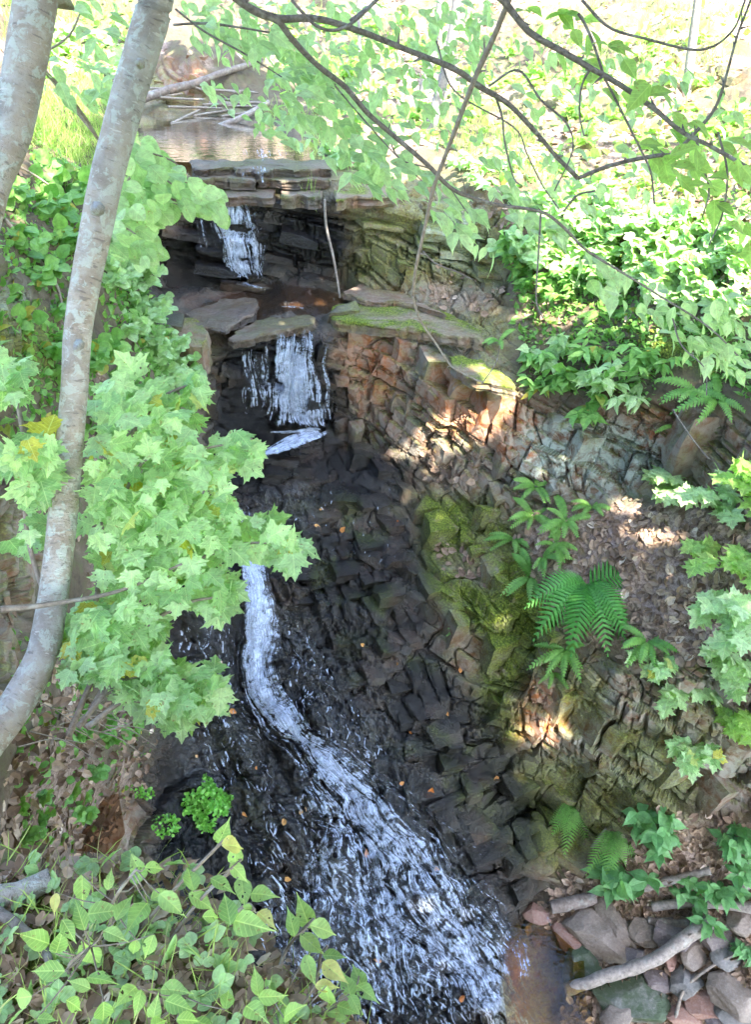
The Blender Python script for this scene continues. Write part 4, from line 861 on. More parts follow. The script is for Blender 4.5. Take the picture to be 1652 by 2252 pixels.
for poly, n, s, dd in [([(230,890),(330,850),(420,900),(440,985),(510,1090),(540,1130),(600,1150),(655,1195),(630,1245),(560,1215),(500,1240),(522,1320),(480,1345),(420,1310),(330,1330),(220,1300),(190,1200),(195,1000)], 600, 50, (3.15, 3.9)),
                       ([(170,1310),(340,1330),(360,1400),(330,1460),(250,1500),(140,1470),(150,1350)], 205, 48, (3.1, 3.7)), ([(250,1440),(370,1440),(480,1475),(492,1530),(430,1560),(380,1592),(300,1550),(240,1500)], 150, 47, (3.05, 3.4)),
                       ([(450,960),(545,945),(575,970),(540,1025),(480,1020),(430,1000)], 34, 46, (3.4, 3.7)), ([(-10,775),(60,785),(55,870),(-10,860)], 24, 50, (3.2, 3.6)), ([(15,950),(105,930),(125,1050),(60,1085),(20,1050)], 30, 66, (3.0, 3.4)), ([(390,815),(460,820),(465,870),(400,870)], 9, 58, (3.5, 3.8)), ([(200,880),(260,800),(340,850),(240,920)], 22, 64, (3.5, 3.9)), ([(10,1110),(110,1110),(100,1230),(20,1220)], 14, 50, (3.3, 3.6))]:
    mB += spray([(poly, n)], dd, s, (.25, -.55, -.45), MAPLE, (.05, -.45, .95), .45, .6)
child(leaf_obj('foliage', mB, M['maple']), mp)
al = empty('oval_leaved_shrub', G(200, 560), 'drooping shrub with oval leaves beside the birch trunk above the upper fall', 'shrub')
m = MB()
for pts in [[(200,560),(260,440),(310,370),(400,420),(500,480)],[(230,470),(300,350),(370,350),(430,400)],[(210,520),(270,500),(340,550)],[(240,440),(270,370),(300,330)]]: m.tube(line(pts, 4.7), [.008, .003], 5, 24)
child(m.build('stem', M['twig']), al)
child(leaf_obj('foliage', spray([([(245,330),(330,305),(385,370),(430,395),(465,430),(490,470),(430,460),(380,445),(330,480),(250,475)],170),([(225,490),(300,490),(345,550),(320,570),(235,545)],50)], (4.4, 5.1), 37, (.7, -.3, -.5), ROUND, (0, -.5, 1), .3, .35), M['paleleaf']), al)
tl = empty('oval_leaved_shrub', G(140, 190), 'loose leafy sprig hanging between the two birch trunks', 'shrub')
m = MB(); m.tube(line([(110,170),(180,260),(230,330),(255,420)], 5), [.01, .006], 5, 20); child(m.build('stem', M['twig']), tl); m = MB(); m.tube(line([(90,120),(150,80),(180,20)], 4.4), [.006, .004], 5, 20); child(m.build('stem', M['twig']), tl)
child(leaf_obj('foliage', spray([([(70,130),(200,110),(240,200),(180,240),(110,200)],26),([(150,0),(260,0),(250,80),(190,120),(150,60)],16),([(190,170),(260,160),(240,240)],8)], (4.2, 5), 40, (.5, -.3, -.5), OVATE), M['paleleaf']), tl)

child(leaf_obj('foliage', spray([([(1250,540),(1420,610),(1700,740),(1700,860),(1500,770),(1300,620)],120),([(1080,450),(1200,470),(1260,520),(1180,520)],24),([(1560,640),(1700,660),(1700,720),(1600,720)],30)], (4.2, 5.0), 42, (.6, -.35, -.45), OVATE), M['paleleaf']), birch)
child(leaf_obj('foliage', spray([([(380,0),(1080,0),(1090,140),(980,330),(840,250),(650,190),(430,110)],420),([(1120,60),(1652,180),(1652,420),(1300,420),(1120,300)],150),([(420,170),(640,190),(700,330),(620,320),(480,230)],70),([(1000,300),(1250,330),(1400,470),(1100,450)],90)], (5.0, 7.0), 30, (.5, -.3, -.45), OVATE, (0, -.3, 1), .45, .5), M['paleleaf']), birch)
# unseen leaf mass added beyond the pool to darken its reflection
n = 9000; w = np.stack([RNG.uniform(-26, 34, n), RNG.uniform(21, 46, n), 0 * np.zeros(n)], -1); w[:, 2] = np.maximum(9.2, 8 + (w[:, 1] - 27) * .57) + RNG.random(n) * 6 
w = w[fbm(w, .25, 2, 44) > -.25]; n = len(w)
tag(leaf_obj('woods', [(ROUND, w, rv(n) + [0, 0, -.4], rv(n, .6) + [0, 0, .6], RNG.uniform(.5, .9, n))], M['canopy']), 'unseen dark woods added on the slope beyond the pool', 'woods', None, 'stuff')

# ---------------------------------------------------------------- the near bank the photographer stands on
bx, by = np.meshgrid(np.linspace(-3.2, 3.0, 250), np.linspace(-4.0, 3.0, 260))
nb = np.array([.457, .889]); dd = (bx + .95) * nb[0] + (by - 1.22) * nb[1]
b3 = np.stack([bx, by, 0 * bx], -1); dd = dd + fbm(b3, 1.6, 4, 12) * .22 + .35 * sstep(.2, 1.6, bx)
bz = 7.06 - .05 * np.clip(-dd, 0, 3) - np.where(dd > 0, 3.4 * dd * sstep(0, .25, dd) , 0) + fbm(b3, 2.2, 5, 14) * .12 + fbm(b3, 14, 3, 15) * .02
bP = np.stack([bx, by, np.maximum(bz, -.8)], -1); i0 = (np.arange(259)[:, None] * 250 + np.arange(249)[None]).ravel()
bv = bP.reshape(-1, 3); ma = np.stack([sstep(.0, .4, fbm(b3, 1.3, 3, 16)) * .8, 0 * bx, sstep(-.2, .3, fbm(b3, 2.1, 3, 17)) * .6], -1).reshape(-1, 3); mb_ = np.stack([0 * bx, 0 * bx, 0 * bx + 1], -1).reshape(-1, 3)
tag(mesh('near_bank', bv, np.stack([i0, i0 + 1, i0 + 251, i0 + 250], -1), M['ground'], None, True, {'maska': ma, 'maskb': mb_, 'tint': np.full(len(bv), .5)}), kind='structure')
def near_z(x, y):
    i = np.clip((np.asarray(x) + 3.2) / 6.2 * 249, 0, 248).astype(int); j = np.clip((np.asarray(y) + 4) / 7 * 259, 0, 258).astype(int); return bP[j, i, 2]
def NBP(px, py):                  # sight line onto the near bank
    a, b, c = ray(px, py)
    for t in np.linspace(1.0, 4.5, 350):
        x, y, z = a * t, b * t, 9 + c * t
        if z <= near_z(x, y): return np.array([x, y, z])
    return np.array([a * 2.3, b * 2.3, 9 + c * 2.3])
# dogwood in front: every leaf as it hangs in the photo
DL = '980,300,90,-60;1030,345,110,0;1035,390,85,-90;1050,465,110,45;1070,545,120,80;1150,560,95,0;975,515,110,25;840,490,120,-100;885,590,130,30;1000,625,150,-100;1095,695,150,15;1165,665,80,40;1100,625,60,0;600,440,120,-120;610,470,110,-70;680,445,90,0;710,560,110,-30;750,600,130,40;605,650,130,130;450,640,140,-10;540,620,130,-60;360,545,140,90;350,660,130,-110;260,780,90,-70;400,830,150,60;210,900,150,180;655,795,120,110;590,800,80,100;500,740,100,20;930,660,80,0;350,960,100,200;440,930,120,0;455,1090,110,90;610,1040,120,100;780,1050,120,20;760,980,110,0;1000,1020,100,-80;1130,950,120,-95;1190,1015,110,0;1120,1075,90,30;680,1070,110,-80;200,1110,80,0;830,1115,110,0;1280,1075,90,-45;1230,1095,100,-90;700,1125,90,-30;160,760,120,200;240,600,90,100;300,720,110,60;480,500,90,-80;560,1000,100,140;900,1130,100,10;330,1050,90,30;90,1020,100,170'
DR = '1340,650,130,-110;1425,715,130,15;1370,780,130,40;1465,830,90,0;1360,890,130,75;1465,900,120,40;1435,965,100,0;1440,1020,110,85;1530,960,130,-105;1575,925,130,-110;1610,990,100,35;1525,1065,90,20;1560,1040,90,60;1385,1110,80,-20;1470,1080,80,0;1510,1110,70,0;1285,690,120,-100;1330,1040,90,100;1590,1060,60,40'
def dogwood(spec, stems, label, d0, d1):
    L = np.array([[float(v) for v in q.split(',')] for q in spec.split(';')]); n = len(L)
    px, py = L[:, 0] * .5, 1685 + L[:, 1] * .5; d = RNG.uniform(d0, d1, n) - (py - 1900) * .0005
    an = np.radians(L[:, 3]); s = L[:, 2] * .5
    A = PD(px - np.cos(an) * s * .5, py - np.sin(an) * s * .5, d); B = PD(px + np.cos(an) * s * .5, py + np.sin(an) * s * .5, d + RNG.uniform(-.06, .06, n))
    tip = B - A; size = np.linalg.norm(tip, axis=1); nrm = unit(EYE - A) * .8 + np.array([.1, -.1, .9]) + rv(n, .3)
    base = NBP(*[v for v in stems[0][0]]); e = empty('dogwood_shrub', base, label, 'shrub')
    m = MB()
    for st in stems:
        P = PD(np.array([p[0] for p in st], float), np.array([p[1] for p in st], float), np.linspace(d1 + .05, (d0 + d1) / 2, len(st))); P[0] = NBP(*st[0]) - [0, 0, .03]
        m.tube(P, [.0055, .003], 6, 30, .1)
        for k in range(n):
            pass
    for k in range(n):            # petioles back to the nearest stem point
        V = np.vstack(m.v[:len(stems)]); j = np.argmin(((V - A[k]) ** 2).sum(1))
        if np.linalg.norm(V[j] - A[k]) < .22: m.tube([V[j], (V[j] + A[k]) / 2 + [0, 0, -.01], A[k]], [.0022, .0014], 4, 5)
    child(m.build('stem', M['twig']), e)
    r = RNG.random(n) * .9; r[RNG.random(n) < .1] = .98
    child(leaf_obj('foliage', [(OVATE, A, tip, nrm, size * 1.05, r)], M['dogwood']), e)
dogwood(DL, [[(250,2150),(300,2060),(380,1960),(440,1900),(490,1850),(505,1840)],[(280,2190),(360,2090),(430,1990),(500,1920),(530,1890)],[(200,2120),(240,2040),(250,1980),(300,1910)],[(330,2200),(400,2080),(480,2040),(540,1990),(560,2000)],[(180,2200),(150,2130),(200,2080)],[(480,2240),(560,2200),(590,2170)],[(340,2240),(380,2210),(400,2190)]], 'leafy dogwood shrub covering the near bank at lower left', 1.95, 2.25)
dogwood(DR, [[(590,2235),(620,2110),(655,2055),(690,2020)],[(620,2245),(690,2170),(705,2100),(720,2080)],[(640,2245),(720,2200),(780,2160),(790,2140)]], 'dogwood sprigs with one pale yellow leaf leaning out over the cascade', 2.2, 2.4)
# grass and dead leaves on the near bank
def scatter_near(n):
    px, py = RNG.uniform(-120, 800, n), RNG.uniform(1900, 2420, n); P = np.array([NBP(a, b) for a, b in zip(px, py)])
    n2 = n // 2; wx, wy = RNG.uniform(-3.1, 1.5, n2), RNG.uniform(-1.2, 2.2, n2); P = np.vstack([P, np.stack([wx, wy, near_z(wx, wy)], -1)]); k = (P[:, 0] + .95) * nb[0] + (P[:, 1] - 1.22) * nb[1] < .3; return P[k]
P = scatter_near(900)
tag(leaf_obj('grass', [(BLADE, P, rv(len(P), .5) + [.25, .1, .8], rv(len(P)), RNG.uniform(.05, .17, len(P)), RNG.uniform(.5, 1, len(P)))], M['grass']), 'thin green and straw grass on the near bank', 'grass', None, 'stuff')
P = scatter_near(2400); P[:, 2] += .012
tag(leaf_obj('leaf_litter', [(OVATE, P[::2], rv(len(P[::2])) * [1, 1, .25], rv(len(P[::2]), .4) + [0, 0, 1], RNG.uniform(.03, .06, len(P[::2]))), (CURL, P[1::2], rv(len(P[1::2])) * [1, 1, .25], rv(len(P[1::2]), .4) + [0, 0, 1], RNG.uniform(.015, .04, len(P[1::2])))], M['litter']), 'dead brown leaves lying on the near bank', 'leaf litter', None, 'stuff')
P = scatter_near(220)
tag(leaf_obj('ground_cover', [(TRI, P + [0, 0, .04], rv(len(P)) + [0, 0, .3], rv(len(P), .35) + [0, 0, 1], RNG.uniform(.03, .07, len(P)))], M['paleleaf']), 'low three-leaved ground cover between the dogwood stems', 'ground cover', None, 'stuff')
# ---------------------------------------------------------------- ferns
def frond_mesh(m, P, T, Nn, Lg, kind, rnd):
    # a drooping rachis with paired leaflets; kind: 'wood' (twice cut, broad) or 'rock' (narrow, simple)
    T = unit(T); n = 13 if kind == 'rock' else 19; t = np.linspace(0, 1, n + 1); side = unit(np.cross(T, Nn)); upv = np.cross(side, T)
    dr = (-.42 if kind == 'rock' else -.62) * Lg * t ** 2; C = P + np.outer(t, T) * Lg + np.outer(dr, [0, 0, 1]) + np.outer(np.sin(t * 3) * .04 * Lg, upv)
    m.tube(C, [.0028 if kind == 'wood' else .0018, .0006], 4, n + 1, 0, rnd)
    Tn = unit(np.gradient(C, axis=0)); W = (.12 if kind == 'rock' else .24) * Lg
    for i in range(1, n + 1):
        w = W * (math.sin(math.pi * min(1, t[i] * .93 + .06)) ** .6 if kind == 'rock' else max(.06, math.sin(math.pi * (.22 + .78 * t[i])) ** .85)) 
        for s in (-1, 1):
            d = unit(side * s + Tn[i] * (.25 if kind == 'rock' else .45) + [0, 0, -.15]); up = np.cross(d, Tn[i]) * -s
            b = Lg / n * (.62 if kind == 'rock' else .46); a = C[i]
            if w < .006: continue
            m.add([a - Tn[i] * b * .8, a + Tn[i] * b * .6, a + d * w * .55 + Tn[i] * b * .75 + [0, 0, -.03 * w], a + d * w + Tn[i] * b * .4 + [0, 0, -.14 * w], a + d * w * .5 - Tn[i] * b * .55], [(0, 1, 2, 3, 4)], rnd)
def fern(px, py, num, Lpx, kind, label, ang=None, mat='fern', group=None, lift=.35):
    b = G(px, py); D = np.linalg.norm(b - EYE); nn = G(px, py, NSM); e = empty('fern', b, label, 'fern', group)
    for k in range(num):
        a = (math.radians(ang[k % len(ang)]) + RNG.normal(0, .12)) if ang else RNG.uniform(0, 2 * math.pi)
        out = np.array([math.cos(a), -.45 - .25 * math.sin(a) * 0, 0]); out = np.array([math.cos(a), math.sin(a) * .8 - .25, 0])
        m = MB(); Lg = Lpx * D / FPX * RNG.uniform(.8, 1.2) * (1.15 if kind == 'wood' else 1)
        T = unit(out + nn * .35 + [0, 0, lift] + RNG.normal(0, .18, 3)); r = RNG.random()
        frond_mesh(m, b + nn * .01, T, unit(np.array([0, -.45, 1.]) + nn * .4 + RNG.normal(0, .15, 3)), Lg, kind, r)
        child(m.build('frond', M[mat], None, False), e)
FG = 'rock ferns on the right wall'
fern(1292,1285,9,150,'wood','large deep green feathery fern at the edge of the leaf-covered shelf',[200,225,250,270,290,310,335,0,180,240,300],'darkfern',None,.3)
for px, py, nf, L, lab in [(1175,1072,8,70,'small fern clump below the pale lichen streak on the cliff'),(1170,1135,9,75,'fern clump at the top of the leaf shelf, just above the mossy ledge'),(1250,1150,10,80,'fern clump rooted in the middle of the cliff foot'),(1165,1262,11,85,'drooping fern clump left of the brown leaf shelf'),
    (1225,1200,8,70,'short fern clump between the cliff foot and the leaf shelf'),(1240,1430,12,85,'fern clump hanging below the large feathery fern'),(1425,1415,10,85,'fern clump along the lip of the leaf shelf'),
    (1205,1490,5,55,'tiny fern in a crack below the shelf'),(1530,860,8,95,'long-fronded fern hanging at the right of the planted ledge'),(1575,880,8,95,'hanging fern farthest right on the planted ledge'),(1470,940,5,70,'single drooping fern on the dark cleft of the cliff'),(1318,690,6,60,'fern in the dark hollow above the planted ledge'),(1350,700,5,55,'fern beside the green moss in the dark hollow'),
    (1100,740,5,55,'small fern above the mossy slab'),(1130,1180,7,70,'fern tuft on the upper edge of the mossy ledge'),(1195,1230,8,72,'broad fern tuft between the moss and the large fern'),(1300,1110,7,64,'fern tuft right under the pale grey cliff'),(1010,1385,2,34,'single pale frond on the dark stepped rock')]:
    fern(px, py, nf, L * .98, 'rock', lab, None, 'fern', FG)
fern(1255,1775,7,75,'wood','light green feathery fern on the wall above the debris',[200,230,260,285,310,340,270],'fern')
fern(1345,1830,7,85,'wood','pale feathery fern at the foot of the mossy wall',[230,255,280,300,325,345,10],'fern')
# ---------------------------------------------------------------- leafy herbs and small shrubs
def herb(name, px, py, stems, hpx, npairs, lpx, tmpl, mat, label, cat='plant', group=None, lean=(0, -.25, 1), spread=.5, wid=1.0):
    b = G(px, py); D = np.linalg.norm(b - EYE); nn = G(px, py, NSM); e = empty(name, b, label, cat, group); m = MB(); pos, tip, nr, sz = [], [], [], []
    for s in range(stems):
        H = hpx * D / FPX * RNG.uniform(.6, 1.15); T = unit(np.array(lean, float) + nn * .4 + RNG.normal(0, spread, 3) * [1, 1, .3]); rt = b + np.append(RNG.normal(0, .04 * stems ** .5, 2), 0) - nn * .03
        C = spline([rt, rt + T * H * .5 + [0, 0, .04 * H], rt + T * H + [0, 0, -.1 * H]], 12); m.tube(C, [.0035, .0015], 4, 8)
        for k in range(npairs):
            f = .3 + .7 * (k + 1) / npairs; p = C[min(11, int(f * 11))]; a0 = RNG.random() * 6.28
            for q in (0, math.pi):
                pos.append(p); tip.append([math.cos(a0 + q), math.sin(a0 + q), RNG.normal(-.15, .2)]); sz.append(lpx * D / FPX * RNG.uniform(.7, 1.2) * (1.1 - .3 * f)); nr.append([0, -.45, 1])
        pos.append(C[-1]); tip.append(T * .6 + [0, -.3, -.3]); sz.append(lpx * D / FPX); nr.append([0, -.6, .8])
    child(m.build('stem', M['twig']), e)
    child(leaf_obj('foliage', [(tmpl, pos, np.array(tip), np.array(nr) + rv(len(pos), .3), sz)], M[mat]), e); return e
g = 'lance-leaved plants on the cliff ledge'
for px, py, s, h, lab in [(1150,800,4,70,'leafy stems at the left end of the cliff ledge'),(1200,790,5,80,'leafy stems second from the left on the cliff ledge'),(1240,840,6,70,'broad clump of lance leaves spilling over the cliff edge'),(1285,780,6,95,'tallest bright leafy clump in the middle of the cliff ledge'),(1320,850,6,80,'lance-leaved clump right of the middle on the cliff ledge'),(1420,800,5,85,'bright leafy clump near the right end of the cliff ledge'),(1370,830,5,80,'leafy clump between the bright pair on the cliff ledge'),(1190,860,4,55,'short leafy stems on the lip above the orange rock'),(1395,880,4,55,'leafy stems under the bright clump at the ledge edge'),(1280,890,4,50,'low leaves hanging over the grey cliff face')]:
    herb('leafy_herb', px, py, s, h, 5, 40, LANCE if px % 40 else OVATE, 'herb' if px % 3 else 'paleleaf', lab, 'plant', g, (0, -.5, .8), .5)
for px, py, s, h, l, lab in [(1345,1945,6,85,46,'blue-green broad-leaved herb above the dark log at lower right'),(1465,1835,5,90,42,'tall blue-green herb at the foot of the lichened wall'),(1600,1850,6,80,36,'dense small-leaved herb by the right edge below the wall'),(1640,1890,5,70,36,'herb cut off by the right edge above the weathered log'),(1510,1985,5,55,34,'short herb behind the weathered grey log'),(1585,1970,5,55,32,'short herb near the right end of the weathered log'),(1420,1850,3,55,36,'small herb on the dead leaves below the lichened wall'),(1645,2100,3,40,30,'small herb on the rubble at the right edge')]:
    herb('broad_leaved_herb', px, py, s, h, 4, l, OVATE, 'bluegreen', lab, 'plant', 'herbs on the rubble at lower right', (0, -.2, 1), .45)
for px, py, s, h, l, tm, mt, lab in [(1560,1100,5,110,52,MAPLE,'paleleaf','maple seedling with pale leaves in front of the right cliff'),(1460,1060,4,80,46,MAPLE,'paleleaf','maple sprig reaching left across the grey cliff'),(1640,1060,4,110,52,MAPLE,'sunleaf','yellowing maple seedling at the right edge beside the cliff'),(1630,1330,7,130,58,MAPLE,'paleleaf','bright maple seedling at the right edge beside the leaf shelf'),(1640,1240,5,90,52,MAPLE,'sunleaf','maple sprig at the right edge above the leaf shelf'),(1530,1560,6,90,46,MAPLE,'paleleaf','maple vine hanging down the lichened lower wall'),(1540,1650,4,60,46,MAPLE,'maple','lowest leaves of the vine on the lichened wall'),(1590,1480,4,90,46,MAPLE,'paleleaf','maple sprig over the top right of the lower wall'),(1440,1450,3,70,40,MAPLE,'maple','maple seedling with browned leaves on the shelf lip'),(1620,1600,3,70,46,MAPLE,'sunleaf','yellowish maple leaves at the right edge of the lower wall')]:
    herb('maple_seedling', px, py, s + 2, h, 4, l * .74, tm, mt, lab, 'plant', 'maple seedlings on the right wall', (-.3, -.7, .5), .5)
def patch(polys, name, label, cat, mat, tmpl, hp, stems, npairs, lpx, count, group, lean=(0, -.2, 1)):
    k = 0
    for poly, c in polys:
        for px, py in poly_pts(poly, c, 8):
            herb(name, px, py, stems, hp * RNG.uniform(.6, 1.2), npairs, lpx, tmpl, mat, label, cat, group, lean, .55)
patch([([(1110,470),(1300,420),(1660,560),(1660,760),(1450,690),(1300,640),(1130,690)], 62)], 'bramble', 'pale leafy bramble in the thicket above the planted ledge', 'bramble', 'paleleaf', TRI, 75, 4, 4, 38, 0, 'brambles above the ledge')
patch([([(1100,560),(1330,520),(1400,640),(1130,680)], 16)], 'thicket_herb', 'upright green herb in the shade under the brambles', 'plant', 'herb', OVATE, 70, 4, 5, 28, 0, 'herbs under the brambles')
patch([([(200,400),(320,520),(330,620),(380,740),(440,800),(400,900),(300,800),(220,600)], 46)], 'jewelweed', 'fine-leaved light green plant on the left bank beside the falls', 'plant', 'paleleaf', ROUND, 45, 4, 5, 24, 0, 'plants on the left bank')
patch([([(0,420),(180,380),(200,640),(130,900),(0,560)], 22), ([(100,850),(220,700),(280,900),(200,1000)], 10)], 'bank_herb', 'leafy herb on the shaded bank behind the birch trunks', 'plant', 'herb', ROUND, 55, 3, 4, 34, 0, 'herbs behind the birches')
patch([([(20,1640),(200,1700),(180,1900),(20,1880)], 16), ([(120,1540),(320,1560),(330,1680),(180,1700)], 14)], 'bank_seedling', 'small seedling on the dead leaves under the birch', 'plant', 'herb', TRI, 30, 2, 2, 36, 0, 'seedlings under the birch')
patch([([(600,60),(900,30),(1100,200),(1000,330),(760,300),(640,180)], 34), ([(1100,100),(1600,60),(1640,420),(1300,420),(1150,300)], 40)], 'woodland_herb', 'sunlit low plant on the slope behind the pool', 'plant', 'sunleaf', OVATE, 34, 3, 3, 24, 0, 'low plants on the sunlit slope')
patch([([(80,80),(240,60),(330,200),(250,170),(100,170)], 12), ([(640,330),(760,330),(860,400),(760,380)], 8), ([(990,340),(1100,370),(1090,430),(1010,400)], 8)], 'brookside_herb', 'leafy plant at the rim of the pool and falls', 'plant', 'paleleaf', OVATE, 40, 3, 4, 24, 0, 'plants at the rim of the pool')
# ---------------------------------------------------------------- small ground plants, litter, grass (uncountable)
def scat(poly, n, lift=0.0):
    p = poly_pts(poly, n); P = G(p[:, 0], p[:, 1]); return P + [0, 0, lift], p
def tuft(polys, tmpl, mat, name, label, cat, size, tipz=.8):
    bs = []
    for poly, n in polys:
        P, p = scat(poly, n); bs.append((tmpl, P, rv(n, .4) + [.0, -.1, tipz], rv(n, .4) + [0, -.3, 1 if tipz < .5 else 0], RNG.uniform(*size, n)))
    tag(leaf_obj(name, bs, M[mat]), label, cat, None, 'stuff')
tuft([([(40,230),(240,200),(270,330),(200,360),(60,330)], 2600), ([(100,340),(260,330),(240,460),(120,420)], 500), ([(560,235),(720,280),(860,330),(700,320)], 500), ([(930,280),(1150,250),(1250,420),(1000,360)], 900), ([(1100,0),(1650,0),(1650,150),(1300,200)], 1500), ([(0,0),(280,0),(240,70),(0,100)], 700), ([(400,40),(900,0),(900,150),(600,170)], 900), ([(660,400),(700,420),(680,470),(650,440)], 60), ([(300,450),(400,470),(390,520),(310,520)], 160)], BLADE, 'grass', 'bright green grass on the banks round the pool', 'grass', 'grass', (.1, .32))
n = 46000; pp = np.stack([RNG.uniform(-200, 1900, n), RNG.uniform(-100, 2400, n)], -1)
lm = G(pp[:, 0], pp[:, 1], LIT[..., None])[:, 0] * (1 - G(pp[:, 0], pp[:, 1], POOLM[..., None])[:, 0]); pp = pp[(RNG.random(n) < lm * .8)]
P = G(pp[:, 0], pp[:, 1]) + [0, 0, .01]; nn = G(pp[:, 0], pp[:, 1], NSM); n = len(P)
print('litter', n)
tag(leaf_obj('leaf_litter', [(CURL, P, unit(np.cross(rv(n), nn)), nn + rv(n, .35), RNG.uniform(.05, .11, n))], M['litter']), 'dead brown leaves on shelves, slope and rubble', 'leaf litter', None, 'stuff')
tuft([([(280,520),(330,620),(380,740),(450,820),(430,940),(330,830),(240,640)], 2600), ([(0,380),(200,420),(250,560),(130,760),(0,600)], 900), ([(60,700),(200,800),(240,950),(100,1000)], 500), ([(1110,480),(1650,560),(1660,780),(1150,690)], 1500), ([(60,180),(250,180),(200,340),(60,380)], 800),([(1000,340),(1650,420),(1650,600),(1150,470)], 1500), ([(600,30),(1100,30),(1050,330),(760,300)], 900), ([(1150,720),(1450,720),(1440,880),(1160,850)], 500)], ROUND, 'herb', 'ground_cover', 'small round-leaved ground cover on banks and ledges', 'ground cover', (.03, .075), .25)
for px, py, r, n, lab in [(455,1770,52,800,'bright green watercress mound on the dark wet rock'),(327,1742,15,70,'small cress tuft left of the bright mound'),(362,1815,22,110,'thin cress strip below the bright mound'),(455,2080,50,200,'light green cress below the dogwood leaves')]:
    th, rr = RNG.random(n) * 6.28, np.sqrt(RNG.random(n)) * r * (1 + .3 * np.sin(3 * RNG.random(n)))
    if r == 52:
        pg = poly_pts([(448,1698),(470,1735),(512,1748),(500,1790),(474,1800),(465,1838),(440,1832),(425,1795),(398,1788),(405,1745),(435,1735)], n); rr, th = np.hypot(pg[:, 0] - px, pg[:, 1] - py) * .8, np.arctan2(pg[:, 1] - py, pg[:, 0] - px); rr = rr / .8
    qx, qy = px + rr * np.cos(th), py + rr * np.sin(th); P = G(qx, qy) + G(qx, qy, NSM) * (.02 + .1 * np.clip(1 - (rr / r)[:, None] ** 2, 0, 1) * RNG.random((n, 1)))
    we = empty('watercress', G(px, py), lab, 'watercress', 'cress on the wet rock')
    child(leaf_obj('foliage', [(ROUND, P, rv(n) + [0, -.4, .1], rv(n, .4) + [0, -.5, .9], RNG.uniform(.022, .05, n))], M['cress']), we)
# ---------------------------------------------------------------- fallen leaves on the wet rock
FL = [(690,1155),(748,1157),(875,1137),(790,1258),(366,1352),(676,1778),(664,1792),(631,1815),(805,1887),(626,1931),(1055,1812),(985,1555),(875,1450),(560,1690),(431,1660),(520,1925),(536,1785),(945,1742),(1140,1835),(505,1562),(700,1120),(800,1420),(905,1600),(590,2140),(840,2110),(1010,2200),(480,1455),(880,1720),(1010,1480),(1100,1700),(1080,1560),(955,1905)]
where = ['high on the ledge face', 'beside the first on the ledge face', 'at the head of the stepped rocks', 'on the dark ribs above the cascade', 'near the maple leaves', 'right of the cress, palest of the three', 'right of the cress, middle of the three', 'right of the cress, leftmost of the three', 'in the spread of the cascade', 'under the dogwood tip']
for k, (x, y) in enumerate(FL):
    p = G(x, y) + G(x, y, NSM) * .035
    o = leaf_obj('fallen_leaf', [(CURL if k % 2 else OVATE, [p], [[RNG.normal(), RNG.normal() * .5, RNG.normal() * .5 - .2]], [G(x, y, NSM) + [0, -.3, .2]], [RNG.uniform(.045, .085)])], M['orange'])
    tag(o, 'orange fallen leaf ' + where[k] if k < len(where) else 'orange or tan fallen leaf stuck to the dark wet rock', 'leaf', 'fallen leaves on the wet rock')
# ---------------------------------------------------------------- stones, logs and sticks
M['tan'] = stone_material('tan_stone', (.13, .095, .07), (.29, .22, .165)); M['greenstone'] = stone_material('mossy_stone', (.08, .08, .06), (.16, .16, .13), .9)
M['greystone'] = stone_material('grey_stone', (.12, .11, .105), (.28, .25, .23), .2); M['redstone'] = stone_material('red_stone', (.2, .09, .06), (.36, .2, .14)); M['purple'] = stone_material('purple_stone', (.1, .075, .07), (.22, .165, .15))
def stone(px, py, w, h, ang, mat, label, seed, thick=.6, sink=.25):
    import bmesh
    bm = bmesh.new(); bmesh.ops.create_icosphere(bm, subdivisions=5, radius=1); V = np.array([v.co[:] for v in bm.verts]); F = [tuple(v.index for v in f.verts) for f in bm.faces]; bm.free()
    r = np.random.default_rng(seed); D = V.copy(); S = np.ones(len(V))
    for _ in range(13):
        n = unit(r.normal(size=3)); o = r.uniform(.58, .88); dp = D @ n; S = np.minimum(S, np.where(dp > .05, o / np.maximum(dp, .05), 9))
    V = V * S[:, None]; V = V * (1 + .07 * fbm(V + seed, 2.2, 5, seed))[:, None]
    p = G(px, py); d = np.linalg.norm(p - EYE) / FPX; a = math.radians(ang); V = V * np.array([w, h * 1.05, (w + h) / 2 * thick]) * d * .5 * 1.25
    V = np.stack([V[:, 0] * math.cos(a) + V[:, 1] * math.sin(a), -V[:, 0] * math.sin(a) + V[:, 1] * math.cos(a), V[:, 2]], -1)
    o = mesh('stone', V, F, M[mat], None, False); o.location = p + [0, 0, (w + h) / 4 * thick * d * (1 - sink * 2)]
    for poly in o.data.polygons: pass
    return tag(o, label, 'stone', 'stones at the lower right')
